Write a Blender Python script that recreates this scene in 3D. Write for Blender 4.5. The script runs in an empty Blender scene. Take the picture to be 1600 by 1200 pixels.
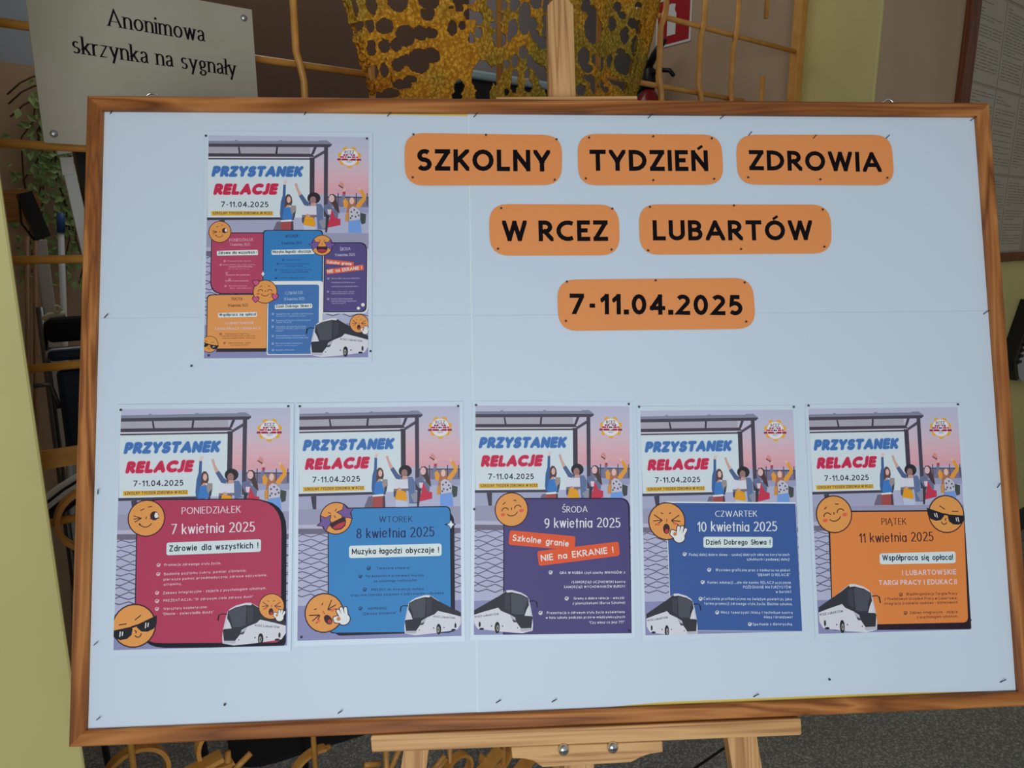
import bpy, bmesh, math, random
from mathutils import Matrix, Vector
from mathutils.geometry import tessellate_polygon
random.seed(7)
S = bpy.context.scene
COL = S.collection

# ---------------------------------------------------------------- camera
cam_d = bpy.data.cameras.new('camera'); cam = bpy.data.objects.new('camera', cam_d); COL.objects.link(cam)
cam_d.sensor_width = 36; cam_d.lens = 36*1115.6/1600; cam_d.clip_start = .02; cam_d.clip_end = 60
cam.location = (0, 0, 1.45); cam.rotation_euler = (math.radians(78), 0, 0)
S.camera = cam
# ---------------------------------------------------------------- light: dim hall, daylight from an area lamp added behind the viewer, fill in the alcove
wld = bpy.data.worlds.new('hall_ambient'); S.world = wld; wld.use_nodes = True
wb = wld.node_tree.nodes['Background']; wb.inputs[0].default_value = (.98, 1.0, 1.0, 1); wb.inputs[1].default_value = .28
def area(name, loc, target, sx, sy, power, color):
    l = bpy.data.lights.new(name, 'AREA'); l.shape = 'RECTANGLE'; l.size = sx; l.size_y = sy; l.energy = power; l.color = color
    o = bpy.data.objects.new(name, l); COL.objects.link(o); o.location = loc
    o.rotation_euler = (Vector(target)-Vector(loc)).to_track_quat('-Z', 'Y').to_euler()
area('added_daylight', (-.05, -.98, 1.28), (.06, .9, 1.2), 1.4, .9, 20.0, (.87, .96, 1.0))  # stands in for hall daylight; added close by for falloff across the board
area('alcove_fill', (-.55, 2.35, 2.94), (-.55, 2.35, 0), 1.1, 1.1, 7, (1.0, .98, .95))  # unseen fill light added to brighten the alcove
S.view_settings.view_transform = 'Standard'; S.view_settings.look = 'None'; S.view_settings.gamma = 1
S.view_settings.use_curve_mapping = False; S.view_settings.exposure = 0

# ---------------------------------------------------------------- frames of reference
WORLD = Matrix.Identity(4)
WANG = math.radians(90-52.9)
WALL = Matrix.Rotation(WANG, 4, 'Z')                       # x along the wall, y through it, z up
BOARD = Matrix(((.99821, -.01944, .0565, .06418), (.05971, .28411, -.95693, .89566), (.00255, .95859, .28476, 1.23585), (0, 0, 0, 1)))

# ---------------------------------------------------------------- materials
def lin(c):
    c = c/255
    return c/12.92 if c <= .04045 else ((c+.055)/1.055)**2.4
PAPER = (.70, .80, .93)                                    # brightened, bluish white paper
def alb(r, g, b, w=(192, 204, 221), k=.82):                # surface colour of a thing, against that paper in the same light
    return tuple(min(.94, k/.82*a*lin(v)/lin(x)) for v, x, a in zip((r, g, b), w, PAPER))
MATS = {}
def mat(name, col, rough=.6, metal=0, spec=.3, bump=None, coat=0):
    if name in MATS: return MATS[name]
    m = bpy.data.materials.new(name); m.use_nodes = True; MATS[name] = m
    p = m.node_tree.nodes['Principled BSDF']; p.inputs['Base Color'].default_value = (*col, 1)
    p.inputs['Roughness'].default_value = rough; p.inputs['Metallic'].default_value = metal; p.inputs['Specular IOR Level'].default_value = spec
    p.inputs['Coat Weight'].default_value = coat
    if bump:
        nt = m.node_tree; n = nt.nodes.new('ShaderNodeTexNoise'); n.inputs['Scale'].default_value = bump[0]; n.inputs['Detail'].default_value = 4
        tc = nt.nodes.new('ShaderNodeTexCoord'); b = nt.nodes.new('ShaderNodeBump'); b.inputs['Strength'].default_value = bump[1]; b.inputs['Distance'].default_value = .01
        nt.links.new(tc.outputs['Object'], n.inputs['Vector']); nt.links.new(n.outputs['Fac'], b.inputs['Height']); nt.links.new(b.outputs['Normal'], p.inputs['Normal'])
    return m
def ink(c): return mat('ink_%02x%02x%02x' % tuple(c), alb(*c), .55, spec=.25)
def wood(name, dark, mid, light, axis='X', scale=1.0, rings=1.0, long=1.6, cross=60):
    if name in MATS: return MATS[name]
    m = mat(name, mid, .5, spec=.3); nt = m.node_tree; p = nt.nodes['Principled BSDF']
    tc = nt.nodes.new('ShaderNodeTexCoord'); mp = nt.nodes.new('ShaderNodeMapping')
    st = {'X': (long, cross, cross), 'Y': (cross, long, cross), 'Z': (cross, cross, long)}[axis]
    mp.inputs['Scale'].default_value = [v*scale for v in st]
    oi = nt.nodes.new('ShaderNodeObjectInfo'); ad = nt.nodes.new('ShaderNodeVectorMath'); ad.operation = 'ADD'
    mu = nt.nodes.new('ShaderNodeMath'); mu.operation = 'MULTIPLY'; mu.inputs[1].default_value = 9
    nt.links.new(oi.outputs['Random'], mu.inputs[0]); nt.links.new(tc.outputs['Object'], mp.inputs['Vector']); nt.links.new(mp.outputs['Vector'], ad.inputs[0]); nt.links.new(mu.outputs[0], ad.inputs[1])
    n1 = nt.nodes.new('ShaderNodeTexNoise'); n1.inputs['Scale'].default_value = 1.1*rings; n1.inputs['Detail'].default_value = 3; n1.inputs['Distortion'].default_value = .9
    n2 = nt.nodes.new('ShaderNodeTexNoise'); n2.inputs['Scale'].default_value = 5*rings; n2.inputs['Detail'].default_value = 6
    for n in (n1, n2): nt.links.new(ad.outputs[0], n.inputs['Vector'])
    mm = nt.nodes.new('ShaderNodeMath'); mm.operation = 'MULTIPLY_ADD'; mm.inputs[1].default_value = 5.5; mm.inputs[2].default_value = 0
    sn = nt.nodes.new('ShaderNodeMath'); sn.operation = 'PINGPONG'; sn.inputs[1].default_value = .5
    nt.links.new(n1.outputs['Fac'], mm.inputs[0]); nt.links.new(mm.outputs[0], sn.inputs[0])
    mx = nt.nodes.new('ShaderNodeMath'); mx.operation = 'MULTIPLY_ADD'; mx.inputs[1].default_value = .55
    nt.links.new(n2.outputs['Fac'], mx.inputs[0]); nt.links.new(sn.outputs[0], mx.inputs[2])
    r = nt.nodes.new('ShaderNodeValToRGB'); e = r.color_ramp.elements
    e[0].position = .22; e[0].color = (*dark, 1); e[1].position = .8; e[1].color = (*light, 1); q = e.new(.5); q.color = (*mid, 1)
    nt.links.new(mx.outputs[0], r.inputs['Fac']); nt.links.new(r.outputs['Color'], p.inputs['Base Color'])
    return m
def mottled(name, c1, c2, scale, rough=.7, bump=0, spec=.3, detail=5, lo=.35, hi=.65):
    if name in MATS: return MATS[name]
    m = mat(name, c1, rough, spec=spec); nt = m.node_tree; p = nt.nodes['Principled BSDF']
    tc = nt.nodes.new('ShaderNodeTexCoord'); n = nt.nodes.new('ShaderNodeTexNoise'); n.inputs['Scale'].default_value = scale; n.inputs['Detail'].default_value = detail
    r = nt.nodes.new('ShaderNodeValToRGB'); e = r.color_ramp.elements; e[0].position = lo; e[0].color = (*c1, 1); e[1].position = hi; e[1].color = (*c2, 1)
    nt.links.new(tc.outputs['Object'], n.inputs['Vector']); nt.links.new(n.outputs['Fac'], r.inputs['Fac']); nt.links.new(r.outputs['Color'], p.inputs['Base Color'])
    if bump:
        b = nt.nodes.new('ShaderNodeBump'); b.inputs['Strength'].default_value = bump; b.inputs['Distance'].default_value = .005
        nt.links.new(n.outputs['Fac'], b.inputs['Height']); nt.links.new(b.outputs['Normal'], p.inputs['Normal'])
    return m

# ---------------------------------------------------------------- objects
def tag(o, label=None, cat=None, group=None, kind=None):
    for k, v in (('label', label), ('category', cat), ('group', group), ('kind', kind)):
        if v: o[k] = v
    return o
class Frame:
    pass
def thing(name, label, cat, frame, base, group=None):
    o = bpy.data.objects.new(name, None); COL.objects.link(o); o.matrix_world = frame @ Matrix.Translation(base)
    o.empty_display_size = .05; o['_b'] = tuple(base)
    return tag(o, label, cat, group)
class MB:
    """collects polygons (coordinates in a frame of reference) and builds ONE mesh object"""
    def __init__(s): s.v = []; s.f = []; s.m = []; s.sm = []; s.mats = []
    def mi(s, m):
        if m not in s.mats: s.mats.append(m)
        return s.mats.index(m)
    def add(s, vs, fs, m, smooth=False):
        b = len(s.v); s.v += [tuple(v) for v in vs]; i = s.mi(m)
        for f in fs: s.f.append([b+k for k in f]); s.m.append(i); s.sm.append(smooth)
    def box(s, a, b, m, bev=0):
        x0, y0, z0 = a; x1, y1, z1 = b
        if bev <= 0:
            s.add([(x, y, z) for z in (z0, z1) for y in (y0, y1) for x in (x0, x1)],
                  [(0, 2, 3, 1), (4, 5, 7, 6), (0, 1, 5, 4), (2, 6, 7, 3), (0, 4, 6, 2), (1, 3, 7, 5)], m); return
        bm = bmesh.new(); bmesh.ops.create_cube(bm, size=1)
        for v in bm.verts: v.co = (x0+(v.co.x+.5)*(x1-x0), y0+(v.co.y+.5)*(y1-y0), z0+(v.co.z+.5)*(z1-z0))
        bmesh.ops.bevel(bm, geom=bm.edges[:], offset=bev, segments=2, affect='EDGES', profile=.5)
        bm.verts.index_update(); s.add([v.co[:] for v in bm.verts], [[v.index for v in f.verts] for f in bm.faces], m); bm.free()
    def prism(s, pts, z0, z1, m, axis='z', smooth=False):
        n = len(pts); put = {'z': lambda p, h: (p[0], p[1], h), 'y': lambda p, h: (p[0], h, p[1]), 'x': lambda p, h: (h, p[0], p[1])}[axis]
        vs = [put(p, z0) for p in pts]+[put(p, z1) for p in pts]
        tri = tessellate_polygon([[Vector((p[0], p[1], 0)) for p in pts]])
        s.add(vs, [tuple(t) for t in tri]+[tuple(k+n for k in reversed(t)) for t in tri]+[(i, (i+1) % n, n+(i+1) % n, n+i) for i in range(n)], m, smooth)
    def tube(s, path, r, m, seg=10, caps=True, closed=False, flat=None):
        """round tube along a polyline; flat=(half width, half thickness, width axis) makes a flat bar"""
        P = [Vector(p) for p in path]; n = len(P); vs = []; T = []
        for i in range(n):
            a = P[(i-1) % n] if (closed or i > 0) else P[i]; b = P[(i+1) % n] if (closed or i < n-1) else P[i]
            T.append((b-a).normalized())
        u = T[0].orthogonal().normalized()
        for i in range(n):
            u = (u-T[i]*u.dot(T[i]))
            u = u.normalized() if u.length > 1e-6 else T[i].orthogonal().normalized()
            w = T[i].cross(u); rr = r[i] if isinstance(r, (list, tuple)) else r
            if flat:
                W = Vector(flat[2]); N = T[i].cross(W).normalized()
                vs += [P[i]+W*a*flat[0]+N*b*flat[1] for a, b in ((-1, -1), (1, -1), (1, 1), (-1, 1))]
            else:
                vs += [P[i]+(u*math.cos(k*math.tau/seg)+w*math.sin(k*math.tau/seg))*rr for k in range(seg)]
        g = 4 if flat else seg; fs = []
        for i in range(n if closed else n-1):
            j = (i+1) % n
            fs += [(i*g+k, i*g+(k+1) % g, j*g+(k+1) % g, j*g+k) for k in range(g)]
        if caps and not closed: fs += [tuple(range(g-1, -1, -1)), tuple((n-1)*g+k for k in range(g))]
        s.add(vs, fs, m, not flat)
    def lathe(s, prof, c, axis, m, seg=20):
        A = Vector(axis).normalized(); u = A.orthogonal().normalized(); w = A.cross(u); c = Vector(c); vs = []; n = len(prof)
        for r, h in prof: vs += [c+A*h+(u*math.cos(k*math.tau/seg)+w*math.sin(k*math.tau/seg))*r for k in range(seg)]
        fs = [(i*seg+k, i*seg+(k+1) % seg, (i+1)*seg+(k+1) % seg, (i+1)*seg+k) for i in range(n-1) for k in range(seg)]
        fs += [tuple(range(seg-1, -1, -1)), tuple((n-1)*seg+k for k in range(seg))]
        s.add(vs, fs, m, True)
    def build(s, name, parent=None, frame=None, base=(0, 0, 0), label=None, mesh_name=None):
        if parent is not None:
            r = parent
            while r.parent: r = r.parent
            base = r['_b']
        B = Vector(base); me = bpy.data.meshes.new(mesh_name or name)
        me.from_pydata([tuple(Vector(v)-B) for v in s.v], [], s.f)
        for m in s.mats: me.materials.append(m)
        for p, i, k in zip(me.polygons, s.m, s.sm): p.material_index = i; p.use_smooth = k
        me.update()
        bm = bmesh.new(); bm.from_mesh(me)
        if not getattr(s, 'flatart', False): bmesh.ops.recalc_face_normals(bm, faces=bm.faces[:])
        bm.to_mesh(me); bm.free()
        o = bpy.data.objects.new(name, me); COL.objects.link(o)
        if parent is not None: o.parent = parent
        else: o.matrix_world = (frame or WORLD) @ Matrix.Translation(B)
        if parent is None: o['_b'] = tuple(base)
        if label: o['label'] = label
        return o
def struct(name, mb, frame=WALL): return tag(mb.build(name, frame=frame), kind='structure')

# ---------------------------------------------------------------- lettering: a stroke alphabet (centre lines, cap height 1)
def arc(cx, cy, rx, ry, a0, a1, n=None):
    n = n or max(3, int(abs(a1-a0)/24)+1)
    return [(cx+rx*math.cos(math.radians(a0+(a1-a0)*i/n)), cy+ry*math.sin(math.radians(a0+(a1-a0)*i/n))) for i in range(n+1)]
def ov(cx, cy, rx, ry): return ('o', arc(cx, cy, rx, ry, 90, 450, 16)[:-1])
L_ = lambda *p: ('l', list(p))
C_ = lambda p: ('c', list(p))
X = .68
G = {
 'A': (.74, [L_((0, 0), (.37, 1), (.74, 0)), C_([(.13, .3), (.61, .3)])],), 'B': (.5, [L_((0, 0), (0, 1)), C_([(0, 1), (.24, 1)]+arc(.24, .765, .21, .235, 90, -90)+[(0, .53)]), C_([(0, .53), (.26, .53)]+arc(.26, .265, .24, .265, 90, -90)+[(0, 0)])]),
 'C': (.66, [C_(arc(.46, .5, .46, .5, 58, 302))]), 'D': (.66, [L_((0, 0), (0, 1)), C_([(0, 1), (.2, 1)]+arc(.2, .5, .46, .5, 90, -90)+[(0, 0)])]),
 'E': (.44, [L_((.44, 1), (0, 1), (0, 0), (.44, 0)), C_([(0, .52), (.42, .52)])]), 'F': (.42, [L_((.42, 1), (0, 1), (0, 0)), C_([(0, .52), (.38, .52)])]),
 'G': (.72, [C_(arc(.46, .5, .46, .5, 58, 330)+[(.78, .47), (.5, .47)])]), 'H': (.6, [L_((0, 0), (0, 1)), L_((.6, 0), (.6, 1)), C_([(0, .52), (.6, .52)])]),
 'I': (0, [L_((0, 0), (0, 1))]), 'J': (.26, [C_([(.26, 1.06), (.26, .2)]+arc(.08, .18, .18, .2, 0, -110))]),
 'K': (.54, [L_((0, 0), (0, 1)), L_((.52, 1), (.02, .4)), L_((.17, .58), (.56, 0))]), 'L': (.42, [L_((0, 1), (0, 0), (.42, 0))]),
 'M': (.78, [L_((0, 0), (0, 1), (.39, .18), (.78, 1), (.78, 0))]), 'N': (.62, [L_((0, 0), (0, 1), (.62, 0), (.62, 1))]), 'O': (.8, [ov(.4, .5, .4, .5)]),
 'P': (.48, [L_((0, 0), (0, 1)), C_([(0, 1), (.21, 1)]+arc(.21, .72, .27, .28, 90, -90)+[(0, .44)])]),
 'R': (.52, [L_((0, 0), (0, 1)), C_([(0, 1), (.21, 1)]+arc(.21, .73, .26, .27, 90, -90)+[(0, .46)]), L_((.2, .46), (.54, 0))]),
 'S': (.5, [C_(arc(.27, .745, .24, .255, 42, 270)[:-1]+arc(.24, .245, .26, .265, 90, -148))]), 'T': (.58, [L_((0, 1), (.58, 1)), L_((.29, 1), (.29, 0))]),
 'U': (.58, [('u', [(0, 1)]+arc(.29, .3, .29, .3, 180, 360)+[(.58, 1)])]), 'V': (.64, [L_((0, 1), (.32, 0), (.64, 1))]),
 'W': (1.0, [L_((0, 1), (.25, 0), (.5, 1), (.75, 0), (1, 1))]), 'X': (.6, [L_((0, 0), (.6, 1)), L_((0, 1), (.6, 0))]), 'Y': (.6, [L_((0, 1), (.3, .44)), L_((.6, 1), (.3, .44), (.3, 0))]),
 'Z': (.52, [L_((.0, 1), (.52, 1), (0, 0), (.52, 0))]),
 '0': (.5, [ov(.25, .5, .25, .5)]), '1': (.2, [L_((-.02, .76), (.2, 1), (.2, 0))]), '2': (.48, [C_(arc(.23, .74, .24, .26, 150, -38)+[(0, 0), (.57, 0)])]),
 '3': (.46, [C_(arc(.2, .75, .22, .25, 140, -90)), C_(arc(.2, .25, .25, .25, 90, -140))]), '4': (.54, [L_((.4, 0), (.4, 1), (0, .28), (.54, .28))]),
 '5': (.46, [C_([(.43, 1), (.07, 1), (.04, .56)]+arc(.2, .31, .26, .31, 112, -140))]), '7': (.48, [L_((0, 1), (.5, 1), (.14, 0))]), '8': (.46, [ov(.23, .76, .19, .24), ov(.23, .26, .23, .26)]),
 '9': (.48, [ov(.24, .7, .23, .3), C_([(.47, .72), (.46, .4), (.36, .12), (.14, 0)])]),
 '.': (0, [C_([(0, -.0), (0, .02)])]), ',': (0, [C_([(.03, .04), (-.04, -.16)])]), ':': (0, [C_([(0, 0), (0, .03)]), C_([(0, .5), (0, .53)])]), ';': (0, [C_([(.03, .04), (-.04, -.16)]), C_([(0, .5), (0, .53)])]),
 '!': (0, [L_((0, 1), (0, .3)), C_([(0, 0), (0, .03)])]), '?': (.36, [C_(arc(.17, .76, .19, .24, 160, -60)+[(.17, .42), (.17, .28)]), C_([(.17, 0), (.17, .03)])]),
 '-': (.26, [C_([(0, .4), (.26, .4)])]), '/': (.3, [L_((0, 0), (.3, 1))]), '(': (.14, [C_([(.14, 1.05), (0, .7), (0, .3), (.14, -.1)])]), ')': (.14, [C_([(0, 1.05), (.14, .7), (.14, .3), (0, -.1)])]),
 '"': (.14, [C_([(0, 1), (0, .75)]), C_([(.14, 1), (.14, .75)])]),
 'a': (.46, [ov(.23, .34, .23, .34), L_((.46, X), (.46, 0))]), 'b': (.47, [L_((0, 1), (0, 0)), ov(.24, .34, .23, .34)]), 'c': (.4, [C_(arc(.25, .34, .25, .34, 55, 305))]),
 'd': (.47, [ov(.23, .34, .23, .34), L_((.47, 1.05), (.47, 0))]), 'e': (.45, [C_([(.02, .37), (.45, .37)]+arc(.235, .34, .225, .34, 12, 315))]), 'f': (.3, [C_(arc(.3, .82, .16, .2, 70, 180)+[(.14, 0)]), C_([(0, .63), (.3, .63)])]),
 'g': (.46, [ov(.23, .34, .23, .34), C_([(.46, X), (.46, -.1)]+arc(.24, -.1, .22, .22, 0, -150))]), 'h': (.42, [L_((0, 1.03), (0, 0)), C_([(0, .4)]+arc(.21, .46, .21, .22, 180, 0)+[(.42, 0)])]),
 'i': (0, [L_((0, X), (0, 0)), C_([(0, .93), (0, .96)])]), 'j': (.12, [C_([(.12, X), (.12, -.12)]+arc(-.02, -.12, .14, .18, 0, -100)), C_([(.12, .93), (.12, .96)])]),
 'k': (.4, [L_((0, 1.03), (0, 0)), L_((.37, .66), (0, .26)), L_((.13, .4), (.4, 0))]), 'l': (0, [L_((0, 1.03), (0, 0))]),
 'm': (.72, [L_((0, X), (0, 0)), C_([(0, .4)]+arc(.18, .47, .18, .21, 180, 0)+[(.36, 0)]), C_([(.36, .4)]+arc(.54, .47, .18, .21, 180, 0)+[(.72, 0)])]),
 'n': (.4, [L_((0, X), (0, 0)), C_([(0, .4)]+arc(.2, .46, .2, .22, 180, 0)+[(.4, 0)])]), 'o': (.48, [ov(.24, .34, .24, .34)]), 'p': (.47, [L_((0, X), (0, -.32)), ov(.24, .34, .23, .34)]),
 'r': (.28, [L_((0, X), (0, 0)), C_([(0, .38)]+arc(.2, .44, .2, .24, 180, 62))]), 's': (.34, [C_(arc(.18, .51, .16, .17, 40, 270)[:-1]+arc(.16, .17, .18, .17, 90, -145))]),
 't': (.28, [L_((.13, .94), (.13, 0)), C_([(-.03, X), (.29, X)])]), 'u': (.41, [C_([(0, X), (0, .25)]+arc(.2, .22, .2, .22, 180, 360)), L_((.41, X), (.41, 0))]),
 'v': (.42, [L_((0, X), (.21, 0), (.42, X))]), 'w': (.66, [L_((0, X), (.17, 0), (.33, X), (.49, 0), (.66, X))]), 'y': (.44, [L_((0, X), (.23, .03)), L_((.45, X), (.12, -.32))]), 'z': (.4, [L_((0, X), (.4, X), (0, 0), (.4, 0))]),
}
G['q'] = (.47, [ov(.23, .34, .23, .34), L_((.47, X), (.47, -.32))]); G['x'] = (.4, [L_((0, 0), (.4, X)), L_((0, X), (.4, 0))])
DIA = {'Ń': 'N/', 'Ó': 'O/', 'Ś': 'S/', 'Ć': 'C/', 'Ź': 'Z/', 'ń': 'n/', 'ó': 'o/', 'ś': 's/', 'ć': 'c/', 'ź': 'z/', 'Ż': 'Z.', 'ż': 'z.', 'Ł': 'L-', 'ł': 'l-', 'Ą': 'A,', 'ą': 'a,', 'Ę': 'E,', 'ę': 'e,'}
for ch, d in DIA.items():
    w, st = G[d[0]]; st = list(st); low = d[0].islower() and d[0] != 'l'; t = .84 if low else 1.19
    if d[1] == '/': st.append(('d', [(w/2-.08, t-.0), (w/2+.16, t+.2)]))
    if d[1] == '.': st.append(C_([(w/2, t+.05), (w/2, t+.08)]))
    if d[1] == '-': st.append(C_([(-.15, .42), (.2, .62)]))
    if d[1] == ',': st.append(C_([(w-.02, 0), (w-.1, -.12), (w-.06, -.22), (w+.04, -.24)]))
    G[ch] = (w, st)
# serif shapes for the sign
GS = dict(G)
GS['a'] = (.38, [C_(arc(.17, .48, .17, .2, 165, 0)+[(.34, .12), (.38, .03), (.46, .03)]), C_([(.34, .42), (.16, .33)]+arc(.15, .17, .15, .16, 110, 300)+[(.34, .14)])])
GS['g'] = (.42, [ov(.2, .45, .17, .22), C_([(.1, .25), (.06, .15), (.14, .07), (.34, .04), (.42, -.08), (.34, -.24), (.14, -.27), (.02, -.17), (.1, -.02)]), C_([(.32, .62), (.46, .64)])])
STY = {'heavy': dict(w=.205, sp=.155, sq=1), 'sansb': dict(w=.17, sp=.17, sq=1), 'bubble': dict(w=.31, sp=.1, rnd=1, sk=.2), 'halo': dict(w=.31, sp=.1, rnd=1, sk=.2, fat=.41), 'hand': dict(w=.102, sp=.15, rnd=1, hand=1),
       'comic': dict(w=.165, sp=.13, rnd=1, gap=.6), 'body': dict(w=.15, sp=.2), 'sans': dict(w=.15, sp=.16, sq=1), 'serif': dict(w=.105, sp=.13, serif=1)}
def clip(poly, ax, lim, keep_less):
    out = []; n = len(poly)
    for i in range(n):
        a, b = poly[i], poly[(i+1) % n]; ia = (a[ax] <= lim+1e-9) if keep_less else (a[ax] >= lim-1e-9); ib = (b[ax] <= lim+1e-9) if keep_less else (b[ax] >= lim-1e-9)
        if ia: out.append(a)
        if ia != ib:
            t = (lim-a[ax])/(b[ax]-a[ax]); out.append((a[0]+(b[0]-a[0])*t, a[1]+(b[1]-a[1])*t))
    return out
def ribbon(pts, wf, closed=False, rnd=False):
    """polygons of a stroke of width wf(direction)"""
    out = []; pts = [p for i, p in enumerate(pts) if i == 0 or math.hypot(p[0]-pts[i-1][0], p[1]-pts[i-1][1]) > 1e-4]; n = len(pts)
    if n < 2: return []
    def nrm(a, b):
        dx, dy = b[0]-a[0], b[1]-a[1]; l = math.hypot(dx, dy) or 1e-9
        return dx/l, dy/l
    segs = [(i, (i+1) % n) for i in range(n if closed else n-1)]
    D = [nrm(pts[i], pts[j]) for i, j in segs]
    L, R = [], []
    for k in range(n):
        if closed: d0, d1 = D[(k-1) % n], D[k]
        else: d0 = D[max(0, k-1)]; d1 = D[min(len(D)-1, k)]
        n0 = (-d0[1], d0[0]); n1 = (-d1[1], d1[0]); mx, my = n0[0]+n1[0], n0[1]+n1[1]; ml = math.hypot(mx, my)
        w = (wf(d0)+wf(d1))/4
        if ml < (1.75 if rnd else .55): L.append(None); R.append(None); continue
        mx, my = mx/ml, my/ml; s = w/max(.45, mx*n1[0]+my*n1[1])
        L.append((pts[k][0]+mx*s, pts[k][1]+my*s)); R.append((pts[k][0]-mx*s, pts[k][1]-my*s))
    for q, (i, j) in enumerate(segs):
        d = D[q]; nn = (-d[1], d[0]); w = wf(d)/2
        e = lambda A, k, sg: A[k] if A[k] is not None else (pts[k][0]+sg*nn[0]*w, pts[k][1]+sg*nn[1]*w)
        out.append([e(R, i, -1), e(R, j, -1), e(L, j, 1), e(L, i, 1)])
    for k in range(n):
        if L[k] is None or (rnd and not closed and k in (0, n-1)):
            w = wf(D[min(k, len(D)-1)])/2
            if rnd or L[k] is None: out.append([(pts[k][0]+w*math.cos(t*math.tau/12), pts[k][1]+w*math.sin(t*math.tau/12)) for t in range(12)])
    return out
def text_polys(s, style, p0, p1, cap):
    """polygons of a line of writing whose ink runs from p0 to p1 (y up)"""
    st = STY[style]; g = GS if st.get('serif') else G; w = st['w']; x = 0; marks = []
    for ch in s:
        if ch == ' ': x += st.get('gap', .42); continue
        gw, strokes = g[ch]; marks.append((x, ch, strokes)); x += gw+w+st['sp']-(.1 if st.get('serif') and ch == 'r' else 0)
    tot = x-st['sp']; dx, dy = p1[0]-p0[0], p1[1]-p0[1]; ln = math.hypot(dx, dy); kx = ln/(tot*cap); ux, uy = dx/ln, dy/ln
    polys = []; rj = random.Random(len(s)+ord(s[0]))
    for gx, ch, strokes in marks:
        bob = (rj.uniform(-.03, .03) if st.get('hand') else 0)
        for typ, pts in strokes:
            P = [((gx+w/2+px)*kx, w/2+py*(1-w)+bob) for px, py in pts]
            if typ == 'd': wf = lambda d: min(w, .125)
            elif st.get('serif'): wf = lambda d: .035+.085*abs(d[1])
            elif st.get('hand'): wf = lambda d: w*(.75+.45*abs(d[1]))
            else: wf = lambda d: st.get('fat', w)
            if not st.get('rnd') and math.hypot(P[0][0]-P[-1][0], P[0][1]-P[-1][1]) < .05 and typ == 'c':
                d = w*.62; x_, y_ = P[0]; pl = [[(x_-d, y_-d*.8), (x_+d, y_-d*.8), (x_+d, y_+d*1.1), (x_-d, y_+d*1.1)]]
            elif typ in 'lu' and st.get('sq'):
                def ext(a, b, end=True):
                    l = math.hypot(a[0]-b[0], a[1]-b[1]) or 1; diag = abs(a[1]-b[1])/l
                    e = w*((.95 if end else .4) if .1 < diag < .999 and (a[1] < w*.6 or a[1] > 1-w*.6) else .5); return (a[0]+(a[0]-b[0])/l*e, a[1]+(a[1]-b[1])/l*e)
                if typ == 'u': pl = ribbon([ext(P[0], P[1])]+P[1:-1]+[ext(P[-1], P[-2])], wf)
                else: pl = [q for i in range(len(P)-1) for q in ribbon([ext(P[i], P[i+1], i == 0), ext(P[i+1], P[i], i == len(P)-2)], wf)]
                for ax, lm, less in ((1, 0, False), (1, 1, True), (0, gx*kx, False), (0, (gx+G[ch][0]+w)*kx, True)): pl = [c for c in (clip(q, ax, lm, less) for q in pl) if len(c) > 2]
            else: pl = ribbon(P, wf, typ == 'o', bool(st.get('rnd')))
            if st.get('serif'):
                if typ == 'l':
                    for k in (0, -1):
                        ex, ey = P[k]; top = ey > .3; lo = pts[k][1]
                        if ch in 'zoZ' or (ch == 't' and top) or (ch in 'ig' and False): continue
                        if ch == 'y' and not top: continue
                        half = top and ch in 'nimrkluł' and abs(pts[0][0]-pts[-1][0]) < .01
                        a, b = (-.17, .04) if half else (-.15, .15)
                        pl.append([(ex+a*kx, ey-.018), (ex+b*kx, ey-.018), (ex+b*kx, ey+.018), (ex+a*kx, ey+.018)])
                elif ch in 'nmh' and typ == 'c':
                    ex, ey = P[-1]; pl.append([(ex-.15*kx, ey-.018), (ex+.15*kx, ey-.018), (ex+.15*kx, ey+.018), (ex-.15*kx, ey+.018)])
            for q in pl:
                polys.append([(p0[0]+cap*(a*ux-b*uy)+(st.get('sk', 0)*b*cap), p0[1]+cap*(a*uy+b*ux)) for a, b in [(v[0], v[1]) for v in q]])
    return polys
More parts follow.
